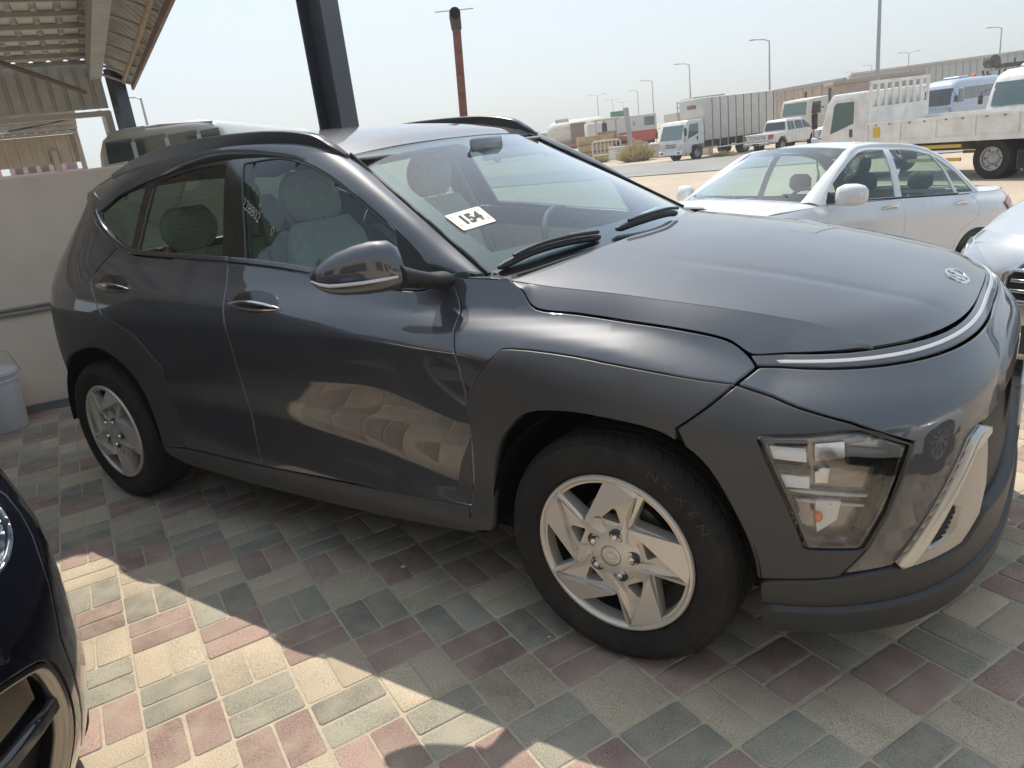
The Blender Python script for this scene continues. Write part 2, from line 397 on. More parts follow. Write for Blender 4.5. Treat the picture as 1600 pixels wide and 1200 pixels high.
xs = [-2500, -600, -200, -100, -60, -40, -25, -15, -8, -4, 0, 3, 6, 10, 16, 25, 40, 80, 200, 600, 2500]; ys = [-400, -60, -20, -8, -5, -2, 0, 1.9, 2.6, 3.7, 4.8, 6, 7.5, 12, 20, 30, 45, 60, 90, 150, 300, 800, 3000]
g = MB().grid([[(x, y, ground_h(y)) for x in xs] for y in ys]).build('ground', SAND, None, fix=False)
if g.data.polygons[0].normal.z < 0: g.data.flip_normals()
struct(g)
def ground_sheet(name, pts, m, lift):
    """flat sheet draped on the ground along its length"""
    (a, b, c, d) = pts; P = []
    for i in range(25):
        t = i/24; p = [a[k]*(1-t)+d[k]*t for k in (0, 1)]; q = [b[k]*(1-t)+c[k]*t for k in (0, 1)]; row = []
        for j in range(25): u = j/24; x, y = p[0]*(1-u)+q[0]*u, p[1]*(1-u)+q[1]*u; row.append((x, y, ground_h(y)+lift))
        P.append(row)
    o = MB().grid(P).build(name, m, None, fix=False)
    if o.data.polygons[0].normal.z < 0: o.data.flip_normals()
    return struct(o)
ground_sheet('road', [(-70, 30.5), (60, 24.5), (60, 33), (-70, 44)], ASPH, .03)
# ---- paved forecourt: basket-weave pavers laid on sand
NB = 45
pv = MB().box((-9, -9, -.028), (6, 1.88, -.0028)).build('paved_forecourt', BED, None); struct(pv)
kb = MB().box((-9, 1.88, -.45), (6, 2.0, .012), bev=.012).build('kerb', mat('kerb concrete', (.38, .36, .33), .9, noise=.15, nscale=8, bump=.3, bscale=60), None); struct(kb)
def paver_mat(name, base, tint):
    m = bpy.data.materials.new(name); m.use_nodes = True; nt = m.node_tree; b = nt.nodes['Principled BSDF']; L = nt.links.new
    b.inputs['Roughness'].default_value = .88; b.inputs['Specular IOR Level'].default_value = .25
    geo = nt.nodes.new('ShaderNodeNewGeometry'); oi = nt.nodes.new('ShaderNodeObjectInfo'); ad = nt.nodes.new('ShaderNodeMath'); ad.operation = 'ADD'; fr = nt.nodes.new('ShaderNodeMath'); fr.operation = 'FRACT'
    L(geo.outputs['Random Per Island'], ad.inputs[0]); L(oi.outputs['Random'], ad.inputs[1]); L(ad.outputs[0], fr.inputs[0])
    r1 = nt.nodes.new('ShaderNodeMapRange'); r1.inputs['To Min'].default_value = .80; r1.inputs['To Max'].default_value = 1.16; L(fr.outputs[0], r1.inputs['Value'])
    # world position, so that the grain never repeats from stone to stone
    n1 = nt.nodes.new('ShaderNodeTexNoise'); n1.inputs['Scale'].default_value = 260; n1.inputs['Detail'].default_value = 4; n1.inputs['Roughness'].default_value = .75; L(geo.outputs['Position'], n1.inputs['Vector'])
    r2 = nt.nodes.new('ShaderNodeMapRange'); r2.inputs['From Min'].default_value = .3; r2.inputs['From Max'].default_value = .7; r2.inputs['To Min'].default_value = .42; r2.inputs['To Max'].default_value = 1.55; L(n1.outputs['Fac'], r2.inputs['Value'])
    n2 = nt.nodes.new('ShaderNodeTexNoise'); n2.inputs['Scale'].default_value = 11; n2.inputs['Detail'].default_value = 7; L(geo.outputs['Position'], n2.inputs['Vector'])
    r3 = nt.nodes.new('ShaderNodeMapRange'); r3.inputs['From Min'].default_value = .40; r3.inputs['From Max'].default_value = .72; r3.inputs['To Max'].default_value = .65; L(n2.outputs['Fac'], r3.inputs['Value'])
    mu0 = nt.nodes.new('ShaderNodeMath'); mu0.operation = 'MULTIPLY'; L(r1.outputs[0], mu0.inputs[0]); L(r2.outputs[0], mu0.inputs[1])
    n3 = nt.nodes.new('ShaderNodeTexNoise'); n3.inputs['Scale'].default_value = 2.3; n3.inputs['Detail'].default_value = 5; n3.inputs['Distortion'].default_value = .6; L(geo.outputs['Position'], n3.inputs['Vector'])   # old stains and traffic film
    r4 = nt.nodes.new('ShaderNodeMapRange'); r4.inputs['From Min'].default_value = .32; r4.inputs['From Max'].default_value = .62; r4.inputs['To Min'].default_value = .72; r4.inputs['To Max'].default_value = 1.06; L(n3.outputs['Fac'], r4.inputs['Value'])
    mu = nt.nodes.new('ShaderNodeMath'); mu.operation = 'MULTIPLY'; L(mu0.outputs[0], mu.inputs[0]); L(r4.outputs[0], mu.inputs[1])
    mx = nt.nodes.new('ShaderNodeMix'); mx.data_type = 'RGBA'; mx.blend_type = 'MULTIPLY'; mx.inputs['Factor'].default_value = 1; mx.inputs['A'].default_value = (*base, 1); L(mu.outputs[0], mx.inputs['B'])
    m2 = nt.nodes.new('ShaderNodeMix'); m2.data_type = 'RGBA'; L(r3.outputs[0], m2.inputs['Factor']); L(mx.outputs['Result'], m2.inputs['A']); m2.inputs['B'].default_value = (*tint, 1); L(m2.outputs['Result'], b.inputs['Base Color'])
    u = nt.nodes.new('ShaderNodeBump'); u.inputs['Strength'].default_value = .55; u.inputs['Distance'].default_value = .003; L(n1.outputs['Fac'], u.inputs['Height']); L(u.outputs[0], b.inputs['Normal']); return m
PVM = [paver_mat('paver buff', (.52, .43, .31), (.50, .425, .32)), paver_mat('paver grey', (.345, .32, .25), (.44, .385, .30)), paver_mat('paver red', (.38, .265, .22), (.45, .36, .28))]
def paver_mesh(m, seed):
    r = random.Random(seed); hx, hy, b, h = .0978 + r.uniform(-.0012, .0008), .0478 + r.uniform(-.0010, .0008), .0035, .05
    def ring(k, z): 
        q = [(-hx+k, -hy+k), (hx-k, -hy+k), (hx-k, hy-k), (-hx+k, hy-k)]; out = []
        for i, (x, y) in enumerate(q):
            c = .006
            sx, sy = math.copysign(1, x), math.copysign(1, y)
            out += ([(x - sx*0, y - sy*c), (x - sx*c, y)] if i in (0, 2) else [(x - sx*c, y), (x, y - sy*c)])
        out = [(x, y, z) for x, y in out]
        # a chipped corner now and then
        return out[::-1] if False else out
    o = MB(); R = [ring(0, -h), ring(0, -b*1.2), ring(b*.35, -b*.35), ring(b*1.3, r.uniform(-.0004, .0004))]
    o.rings([[R[k][j] for j in (1, 0, 7, 6, 5, 4, 3, 2)] if False else R[k] for k in range(4)]); k = 24; o.f.append(tuple(range(k, k+8)))
    me = bpy.data.meshes.new('paver'); me.from_pydata(o.v, [], o.f); me.materials.append(m)
    bm = bmesh.new(); bm.from_mesh(me); bmesh.ops.recalc_face_normals(bm, faces=bm.faces); bm.to_mesh(me); bm.free(); me.polygons.foreach_set('use_smooth', [True]*len(me.polygons)); me.set_sharp_from_angle(angle=math.radians(50)); return me
PMESH = [[paver_mesh(PVM[c], 10*c+k) for k in range(4)] for c in range(3)]
e1 = Vector((math.cos(math.radians(-24.1)), math.sin(math.radians(-24.1)), 0)); e2 = Vector((-e1.y, e1.x, 0)); MOD = .2035
A0 = Vector((.2, -.959, 0)); vmat = camo.matrix_world.inverted(); pr = random.Random(5)
WALLP, WALLD = Vector((-4.78, -.222, 0)), Vector((.54, .8416, 0)); WN = Vector((WALLD.y, -WALLD.x, 0))
rows = []
for i in range(-36, 30):
    for j in range(-30, 30):
        k = i - j; col = k % 3; along = e2 if k % 2 else e1; across = e1 if k % 2 else e2
        for s in (-.5, .5):
            c = A0 + e1*(MOD*(i+.5)) + e2*(MOD*(j+.5)) + across*(s*MOD*.5)
            if c.y > 1.80 or c.y < -4.6 or c.x > 2.7 or c.x < -6 or (c - WALLP).dot(WN) < .06: continue
            q = vmat @ c; f = 1160.58/800; inv = not (q.z < 0 and abs(q.x/q.z*f) < 1.03 and abs(q.y/q.z*f) < .78)
            hid = (-3.3 < c.x < .62 and -.72 < c.y < .8) or (c.y > .5 and c.x < .4) or (c.x < -.95 and c.y < -1.95)
            jit = Matrix.Translation((c.x + pr.uniform(-.0012, .0012), c.y + pr.uniform(-.0012, .0012), pr.uniform(-.0016, .0012))) @ Euler((pr.uniform(-.006, .006), pr.uniform(-.004, .004), math.atan2(along.y, along.x) + pr.uniform(-.008, .008) + (math.pi if pr.random() < .5 else 0))).to_matrix().to_4x4()
            rows.append((99 if (inv or hid) else q.length, col, pr.randrange(4), jit))
rows.sort(key=lambda r: r[0])
for d, c, k, mtx in rows[:300]:
    o = bpy.data.objects.new('paver', PMESH[c][k]); COL.objects.link(o); o.parent = pv; o.matrix_local = mtx
big = bmesh.new()
for d, c, k, mtx in rows[300:]:
    n0 = len(big.verts); f0 = len(big.faces); big.from_mesh(PMESH[c][k]); big.verts.ensure_lookup_table(); big.faces.ensure_lookup_table()
    for v in big.verts[n0:]: v.co = mtx @ v.co
    for f in big.faces[f0:]: f.material_index = c
me = bpy.data.meshes.new('more_pavers'); big.to_mesh(me); big.free()
for m_ in PVM: me.materials.append(m_)
mp = bpy.data.objects.new('more_pavers', me); COL.objects.link(mp); mp.parent = pv; stuff(mp)

for x, y, r_, lb in ((-.93, -.80, .011, 'small pale stone lying on the shaded pavers below the front door'), (-.235, -.90, .006, 'tiny dark pebble on the shaded pavers behind the front tyre')):
    R = []; rs = random.Random(int(r_*1e4))
    for k in range(6):
        t = math.pi*k/5; R.append([(x + r_*math.sin(t)*math.cos(a)*rs.uniform(.8, 1.2), y + .8*r_*math.sin(t)*math.sin(a)*rs.uniform(.8, 1.2), r_*.6 - r_*.62*math.cos(t)) for a in np.linspace(0, 2*math.pi, 8, False)])
    tag(MB().rings(R).build('pebble', mat('pebble', (.55, .50, .42), .9), None, 50), lb, 'stone')
# ================================================================ the grey crossover
PAINT = mat('graphite paint', (.044, .049, .060), .48, .42, 1.0, .010, coat_ior=1.75, noise=.05, nscale=900, dust=.05)
CLAD = mat('satin cladding', (.046, .047, .050), .50, .15, .15, .25, noise=.06, nscale=600, dust=.05)
BLACKGLOSS = mat('gloss black trim', (.012, .012, .013), .12, 0, .6)
BLACKPLAST = mat('black plastic', (.018, .018, .019), .55, bump=.15, bscale=400)
DARKVOID = mat('dark liner', (.008, .008, .008), .95, spec=.1)
RUBBER = mat('tyre rubber', (.016, .0155, .015), .80, spec=.3, noise=.25, nscale=30, bump=.1, bscale=300, dust=.05)
ALLOY = mat('silver wheel cover', (.66, .61, .54), .42, .5, .2, .25, noise=.04, nscale=300)
CHROME = mat('satin chrome', (.66, .66, .68), .16, 1.0)
SILVER = mat('silver trim', (.42, .415, .405), .36, .8, noise=.05, nscale=300)
WHITELAMP = mat('lamp diffuser', (.78, .78, .76), .3, 0, .4)
ORANGE = mat('amber bulb', (.85, .16, .04), .2, 0, .6)
STEEL = mat('brake steel', (.30, .29, .28), .4, .9, noise=.2, nscale=60)
GLASS_T = glass('tinted side glass', (.44, .54, .50), 1.15)
GLASS_C = glass('clear windscreen', (.70, .86, .86), 1.75)
GLASS_L = glass('lamp lens', (.92, .94, .96), 2.0)
BEIGE = mat('beige leather', (.66, .64, .54), .6, noise=.08, nscale=40)
DASH = mat('dark dashboard', (.045, .048, .052), .6)
HEADL = mat('headliner', (.40, .40, .38), .9)
FRIT = mat('frit band', (.010, .011, .013), .3, 0, 1.0, .01)

def arch_poly(sh, xc, zc, r, z0, sq=2.4, n=22, rear=False):
    """squarish wheel-arch outline in (s, z), front foot first"""
    out = []
    a0 = math.asin((z0 - zc)/r) if abs(z0-zc) < r else 0
    for i in range(n+1):
        a = a0 + (math.pi - 2*a0)*i/n; c, s = math.cos(a), math.sin(a)
        k = (abs(c)**sq + abs(s)**sq)**(-1/sq)
        out.append((s_of_x(sh, xc + r*c*k, zc + r*s*k), zc + r*s*k))
    return out
def s_of_x(sh, x, z):
    if sh.x0r <= x <= sh.x0f: return x
    lo, hi = (sh.x0f, sh.x0f+.9) if x > sh.x0f else (sh.x0r-.9, sh.x0r)
    for _ in range(40):
        m = (lo+hi)/2
        if sh.S(m, z)[0][0] < x: lo = m
        else: hi = m
    return (lo+hi)/2

car = thing('grey_crossover', 'dark grey crossover with black roof rails and a white 154 lot sticker on its windscreen', 'car')
FS = [(-.541, 1.071), (-.481, .969), (-.435, .80), (-.436, .608), (-.471, .393), (-.497, .30)]
MS = [(-1.563, 1.127), (-1.538, 1.0), (-1.522, .839), (-1.535, .56), (-1.512, .356)]
RS = [(-2.37, 1.195), (-2.435, 1.159), (-2.522, 1.082), (-2.50, 1.0), (-2.40, .90), (-2.20, .80), (-2.06, .66), (-2.045, .50), (-2.03, .353)]
FS_, MS_, RS_ = cr(FS, 5), cr(MS, 5), cr(RS, 5)
BELT = cr([(-2.37, 1.195), (-2.229, 1.161), (-1.90, 1.142), (-1.563, 1.127)], 5)
BELT2 = cr([(-1.563, 1.127), (-1.30, 1.105), (-1.0, 1.068), (-.676, 1.034), (-.60, 1.047), (-.541, 1.071)], 5)
FT = [(-.575, 1.075), (-.641, 1.104), (-.746, 1.198), (-.922, 1.314), (-1.117, 1.414), (-1.338, 1.472), (-1.693, 1.492), (-1.949, 1.481), (-2.199, 1.449), (-2.415, 1.41), (-2.611, 1.342)]
CT = [(-.441, .723), (-.381, .814), (-.311, .882), (-.266, .899), (-.075, .887), (.075, .865), (.206, .833), (.224, .828)]
AF = [(.25, .33), (.245, .42), (.225, .52), (.185, .648), (.139, .708), (.08, .738), (-.06, .752), (-.205, .735), (-.281, .682), (-.341, .605), (-.381, .472), (-.398, .33)]
AR = [(-2.215, .30), (-2.222, .446), (-2.252, .593), (-2.318, .69), (-2.455, .755), (-2.56, .766), (-2.70, .712), (-2.79, .62), (-2.825, .50), (-2.835, .33)]
AF_, AR_ = cr(AF, 4), cr(AR, 4)
SEAM = [(-.345, 1.060), (-.301, 1.029), (-.251, .983), (-.12, .969), (.062, .947), (.157, .93), (.217, .91), (.24, .882), (.25, .856)]
for L in (False, True):
    def pn(name, poly, m, **k): return panel(name, KONA, poly, m, car, left=L, **k)
    fd = pn('front_door', FS_[:-4] + [(-1.0, .372)] + MS_[::-1] + BELT2, PAINT, grid=.026, step=.025)
    rd = pn('rear_door', MS_ + [(-1.75, .352)] + RS_[::-1] + BELT, PAINT, grid=.026, step=.025)
    pn('sill', [(-.49, .386), (-1.0, .368), (-1.72, .350), (-2.03, .349), (-2.2, .335), (-2.2, .30), (-2.1, .262), (-1.6, .245), (-.9, .262), (-.47, .30)], CLAD, off=.004)
    pn('rear_quarter', [(-2.03, .353)] + [(-2.2, .335)] + AR_ + [(-3.0, .33), (-3.0, 1.0), (-2.93, 1.2), (-2.87, 1.36), (-2.75, 1.435), (-2.615, 1.40), (-2.600, 1.30)] + [(-2.50, 1.245), (-2.37, 1.195)] + RS_[1:-1], PAINT, grid=.03)
    pn('arch_cladding', [(-2.03, .36), (-2.19, .345)] + AR_ + [(-2.93, .33), (-2.95, .60), (-2.93, .90), (-2.84, .935), (-2.60, .935), (-2.42, .925), (-2.19, .852), (-2.035, .715), (-2.06, .52)], CLAD, off=.003, thick=.006)
    pn('fender', [p for p in cr(SEAM, 4)] + [(.224, .832)] + cr(CT, 3)[::-1][1:] + FS_[::-1][13:] , PAINT, grid=.017, step=.02)
    pn('arch_cladding', cr(CT, 3) + [(.139, .74)] + AF_[16:] + [(-.47, .312), (-.492, .30)] + FS_[::-1][1:13], CLAD, off=.007, thick=.03)
    # flush triangular foot of the cladding on the front door
    pn('door_cladding', [(-.440, .625), (-.478, .393), (-.535, .42), (-.522, .48), (-.497, .54)], CLAD, off=.0035, thick=.004, label=None)
    LAMP = cr([(.256, .731), (.315, .734), (.382, .737), (.444, .695)], 3) + cr([(.444, .688), (.433, .627), (.413, .543), (.386, .458)], 3) + [(.380, .453), (.317, .456), (.311, .462)] + cr([(.311, .470), (.286, .591), (.254, .722)], 3)
    pn('bumper_cladding', [(.224, .828), (.304, .785), (.369, .754), (.450, .699), (.446, .680), (.434, .624), (.418, .543), (.389, .449), (.358, .384), (.348, .381), (.253, .366)] + AF_[2:16] + [(.139, .74)], CLAD, off=.006, holes=[LAMP], grid=.022, step=.02)
    if not L: pn('bumper', symm([(.224, .83), (.25, .854)] + cr([(.255, .856), (.353, .848), (.474, .845), (.583, .845), (.768, .846), (.9, .848)], 3) + [(.9, .712), (.70, .712), (.602, .684), (.575, .684), (.550, .664), (.43, .398), (.36, .386), (.391, .449), (.420, .543), (.436, .624), (.450, .680), (.452, .699), (.369, .756), (.304, .787)]), PAINT, grid=.02, step=.02)
    if not L: pn('nose_band', symm(cr([(.249, .862), (.258, .857), (.353, .850), (.474, .847), (.583, .847), (.768, .848), (.9, .850)], 3) + cr([(.9, .880), (.781, .879), (.58, .876), (.469, .877), (.387, .876), (.271, .880), (.243, .881)], 3)), PAINT, off=-.001, grid=.02)
    if not L: pn('light_bar', symm(cr([(.282, .8595), (.382, .857), (.482, .857), (.619, .860), (.771, .862), (.9, .863)], 3) + cr([(.9, .8695), (.771, .8685), (.619, .8665), (.482, .8635), (.382, .8635), (.279, .866)], 3)), mat('grey light bar', (.50, .51, .51), .25, 0, .5), off=.0012, thick=.004, gap=.0002, lip=.001, grid=.02)
    # headlamp: lens, dark bowl, light guides, reflector, amber bulb
    lens = pn('headlight', LAMP, GLASS_L, off=.002, thick=.002, gap=.004, grid=.03)
    b = pn('lamp_bowl', LAMP, mat('lamp bowl', (.27, .25, .23), .16, .85), off=-.05, gap=-.004, lip=0, thick=-.05, grid=.03); b.parent = lens
    b = pn('lamp_rim', LAMP, BLACKGLOSS, off=-.001, holes=[[tuple(p) for p in inset(dens(LAMP if area(LAMP) > 0 else LAMP[::-1], .02), .009)]], thick=.02, gap=.002, lip=.001, grid=.02); b.parent = lens
    for poly, mm, of in (([(.268, .708), (.315, .702), (.317, .668), (.273, .676)], WHITELAMP, -.016), ([(.281, .638), (.32, .632), (.32, .603), (.289, .606)], WHITELAMP, -.016),
                         ([(.262, .722), (.318, .722), (.318, .709), (.266, .713)], BLACKGLOSS, -.01), ([(.274, .664), (.322, .657), (.322, .640), (.28, .645)], BLACKGLOSS, -.01),
                         ([(.328, .712), (.368, .716), (.368, .672), (.328, .667)], CHROME, -.03), ([(.328, .640), (.348, .646), (.345, .610), (.328, .611)], CHROME, -.03),
                         ([(.328, .565), (.363, .562), (.357, .515), (.330, .483)], mat('lamp white', (.7, .66, .62), .35, .2), -.03),
                         ([(.372, .700), (.425, .680), (.418, .640), (.372, .655)], BLACKGLOSS, -.028), ([(.293, .595), (.40, .575), (.398, .568), (.295, .588)], SILVER, -.03), ([(.300, .570), (.396, .55), (.394, .544), (.303, .563)], SILVER, -.03)):
        q = pn('reflector', poly, mm, off=of, thick=.03, gap=.0, lip=.001, grid=.03); q.parent = lens
    p0 = KONA.S(.331, .528)[0] + KONA.N(.331, .528)[0]*-.024
    sy = -1 if L else 1
    q = MB(); 
    for k in range(7): pass
    R = []
    for k in range(7):
        a = math.pi*k/6; R.append([(p0[0] + .011*math.cos(a), sy*(p0[1]) + .011*math.sin(a)*math.cos(2*math.pi*j/12), p0[2] + .013*math.sin(a)*math.sin(2*math.pi*j/12)) for j in range(12)])
    q.rings(R).build('bulb', ORANGE, lens, 60)
    # silver corner trim with slatted vent
    TR = [(.552, .664), (.43, .405), (.436, .392), (.462, .384), (.545, .397), (.588, .45), (.604, .52), (.604, .60), (.600, .672), (.575, .682)]
    VENT = [(.512, .520), (.472, .420), (.492, .424), (.524, .455), (.532, .50)]
    tr = pn('corner_trim', TR, SILVER, off=.004, holes=[VENT], thick=.03, grid=.03)
    ri = pn('trim_ridge', [(.552, .664), (.43, .405), (.436, .392), (.454, .396), (.464, .416), (.556, .632), (.596, .655), (.598, .672), (.575, .682)], mat('pale silver trim', (.56, .56, .54), .3, .8), off=.018, thick=.016, lip=.005, grid=.03); ri.parent = tr
    v = pn('vent_back', VENT, DARKVOID, off=-.025, gap=-.003, lip=0, grid=.05); v.parent = tr
    for k in range(8):
        z = .428 + k*.0105; x0 = .470 + (z-.418)*.39
        q = pn('slat', [(x0, z), (min(.530, x0+.036), z+.004), (min(.530, x0+.036), z+.009), (x0+.002, z+.005)], BLACKPLAST, off=-.004, gap=0, lip=.0006, thick=.02, grid=.05); q.parent = tr
    if not L: pn('lower_grille', symm([(.592, .45), (.9, .45), (.9, .71), (.70, .71), (.612, .675), (.612, .60)]), BLACKPLAST, off=-.02, lip=.004)
    LIPM = mat('lip plastic', (.045, .045, .046), .5, .1, bump=.06, bscale=500)
    if not L: pn('front_lip', symm([(.253, .362), (.348, .379), (.43, .395), (.462, .384), (.545, .397), (.592, .45), (.9, .45), (.9, .318), (.60, .314), (.456, .306), (.369, .300), (.256, .296)]), LIPM, off=.010, lip=.004, thick=.03)
    if not L: pn('lip_skirt', symm([(.255, .300), (.369, .304), (.456, .310), (.60, .318), (.9, .322), (.9, .226), (.60, .222), (.456, .221), (.369, .220), (.26, .218)]), LIPM, off=.026, lip=.005, thick=.045)
    pn('rear_bumper', [(-3.0, .30), (-3.4, .30), (-3.4, .72), (-3.0, .72)], CLAD, off=.004)
    pn('tailgate', [(-3.0, .72), (-3.4, .72), (-3.4, 1.08), (-2.97, 1.08)], PAINT)
    pn('rear_window', [(-2.97, 1.09), (-3.4, 1.09), (-3.4, 1.44), (-2.86, 1.42), (-2.93, 1.2)], GLASS_T, off=-.004)
    pn('tail_light', [(-2.93, .80), (-3.08, .78), (-3.08, .95), (-2.95, .96)], mat('red lens', (.25, .01, .01), .1, 0, 1), off=.006, thick=.02)
    # glazing
    FG = cr([(-1.556, 1.464), (-1.333, 1.462), (-1.117, 1.400), (-.922, 1.298), (-.775, 1.205)], 4) + [(-.712, 1.052)] + cr([(-.73, 1.047), (-1.0, 1.078), (-1.30, 1.117), (-1.466, 1.130)], 3)
    RG = cr([(-2.167, 1.437), (-1.899, 1.468), (-1.672, 1.470)], 4) + [(-1.612, 1.143)] + cr([(-1.615, 1.143), (-1.9, 1.157), (-2.217, 1.177)], 4)
    QG = cr([(-2.580, 1.340), (-2.42, 1.403), (-2.236, 1.436)], 4) + [(-2.278, 1.192), (-2.40, 1.222), (-2.56, 1.312)]
    fr = pn('window_frame', cr(FT, 3) + [(-2.600, 1.318), (-2.50, 1.258), (-2.37, 1.21)] + [(-2.229, 1.176), (-1.90, 1.155), (-1.563, 1.138)] + BELT2[1:-6] + [(-.676, 1.045)], BLACKGLOSS, off=-.004, holes=[FG, RG, QG], grid=.03)
    for nm, g in (('door_window', FG), ('door_window', RG), ('quarter_window', QG)): q = pn(nm, g, GLASS_T, off=-.009, gap=-.002, lip=0, thick=.002)
    pn('mirror_sail', [(-.762, 1.228), (-.716, 1.058), (-.645, 1.052), (-.575, 1.073), (-.655, 1.145)], BLACKPLAST, off=.002)
    c0 = cr([(-2.628, 1.338), (-2.515, 1.255), (-2.38, 1.196), (-2.229, 1.163), (-1.90, 1.143), (-1.568, 1.128)], 4); c1 = cr([(-1.568, 1.128), (-1.30, 1.106), (-1.0, 1.069), (-.72, 1.040)], 4)
    for c in (c0, c1):
        pn('belt_trim', [(a, b) for a, b in c] + [(a+.004, b+.020) for a, b in c[::-1]], mat('dark chrome', (.16, .16, .17), .22, .9), off=.007, thick=.012, gap=.001, lip=.004, grid=.05)
    # door handles: dark cup and a bright lens-shaped grip
    for hx, hz, sl in ((-2.345, 1.048, .05), (-1.363, .997, .065)):
        cup = [(hx + .125*math.cos(a), hz + .004 - sl*.125*math.cos(a)*-1*0 + .034*math.sin(a) + sl*-.125*math.cos(a)*.5) for a in np.linspace(0, 2*math.pi, 20, False)]
        h = pn('handle', cup, BLACKGLOSS, off=.0015, thick=.004, gap=0, lip=.001, grid=.05)
        R = []
        for k in range(15):
            t = k/14; s = hx - .145 + .29*t; z = hz - .012 - sl*(s-hx)*.5; e = math.sin(math.pi*t)
            p = KONA.S(s, z)[0]; n = KONA.N(s, z)[0]; c = p + n*(.003 + .013*e**.6)
            hh = .003 + .020*e**.8; dd = .002 + .009*e
            R.append([c + np.array([0, 0, 1])*hh*math.sin(a)*(1 if math.sin(a) < 0 else .8) + n*dd*math.cos(a) for a in np.linspace(0, 2*math.pi, 12, False)])
        g = MB().rings(R, True)
        if L: g.flipy()
        g.build('grip', CHROME, h, 60)
    # rear arch liners
    for xc in (0, -2.66):
        b = MB(); R = []
        for y in (-.885, -.62): R.append([(xc + .40*math.cos(a), y, .345 + .41*math.sin(a)) for a in np.linspace(.02, math.pi-.02, 24)])
        b.rings(R, close=False); b.prism([(xc + .40*math.cos(a), .345 + .41*math.sin(a)) for a in np.linspace(.02, math.pi-.02, 24)], -.61, -.60)
        if L: b.flipy()
        b.build('arch_liner', DARKVOID, car, 50)
    # dark shell behind the panel gaps
    pn('inner_shell', [(.249, .33)] + AF_[1:] + [(-.47, .28), (-2.2, .28)] + AR_ + [(-3.35, .33), (-3.35, 1.05), (-2.5, 1.08), (-1.5, 1.06), (-.5, .99), (.1, .90), (.26, .84), (.88, .82), (.88, .30)], DARKVOID, off=-.022, thick=.002, gap=-.004, lip=0, grid=.08, step=.06, holes=[[tuple(p) for p in inset(dens(LAMP if area(LAMP) > 0 else LAMP[::-1], .02), -.008)]])
# ---- bonnet, roof, screen
EDGE_END = tuple(KONA.S(.43, .8795)[0])
RIDGE = [(-.498, -.72, 1.069), (-.356, -.712, 1.050), (-.229, -.70, 1.031), (-.042, -.69, 1.013), (.097, -.675, .994), (.224, -.655, .975), (.344, -.632, .953), (.467, -.607, .924), EDGE_END]
HC = [(-.195, 0, 1.098), (-.10, 0, 1.088), (.06, 0, 1.066), (.20, 0, 1.042), (.32, 0, 1.018), (.44, 0, .990), (.56, 0, .958), (.67, 0, .926), (.742, 0, .8815)]
def hood(E, C, m):
    E = np.array(cr(E, 6)); C = np.array(cr(C, 6)); P = []; n = 40; R = len(E)
    for i, (e, c) in enumerate(zip(E, C)):
        f = i/(R-1); px = 2.2 + 1.6*f**2; pz = 2.3 + 1.2*f; row = []
        for j in range(-n, n+1):
            v = j/n; a = abs(v)
            z = c[2] + (e[2]-c[2])*a**pz
            cre = .60 - .04*f                                         # long soft crease on either side
            z -= .0045*math.exp(-((a-cre)/.035)**2)*min(1, 3*f)*(1-f)**.6 - .003*max(0, a-cre)*(1-f)
            row.append((c[0] + (e[0]-c[0])*a**px, e[1]*v, z))
        if f > .6:                                                    # the nose edge lies exactly on the shut line
            ed_s = np.linspace(.43, .9, 200); ed = KONA.S(ed_s, np.full(200, .8795)); wgt = ((f-.6)/.4)**2.2
            for jj, (X_, Y_, Z_) in enumerate(row):
                q_ = float(np.interp(abs(Y_)/E[-1][1]*ed[0, 1], ed[:, 1], ed[:, 0])) if False else float(np.interp(-abs(Y_)*abs(ed[0, 1]/E[-1][1])*abs(E[-1][1])/abs(e[1]), ed[:, 1], ed[:, 0]))
                last = C[-1][0] + (E[-1][0]-C[-1][0])*abs(jj/n - 1)**3.8
                row[jj] = (X_ + (q_ - last)*wgt, Y_, Z_)
        P.append(row)
    b = MB().grid(P); W = 2*n+1; k = len(b.v)
    b.v += [(x-.010, y*.992, z-.010) for x, y, z in P[-1]] + [(x, y, z-.012) for x, y, z in P[0]]
    for j in range(W-1): b.f += [((R-1)*W+j, (R-1)*W+j+1, k+j+1, k+j), (j, j+1, k+W+j+1, k+W+j)]
    o = b.build('bonnet', m, car, smooth=35)
    if o.data.polygons[n].normal.z < 0: o.data.flip_normals()
    return o
bonnet = hood(RIDGE[1:], HC[:1] + HC[2:], PAINT)
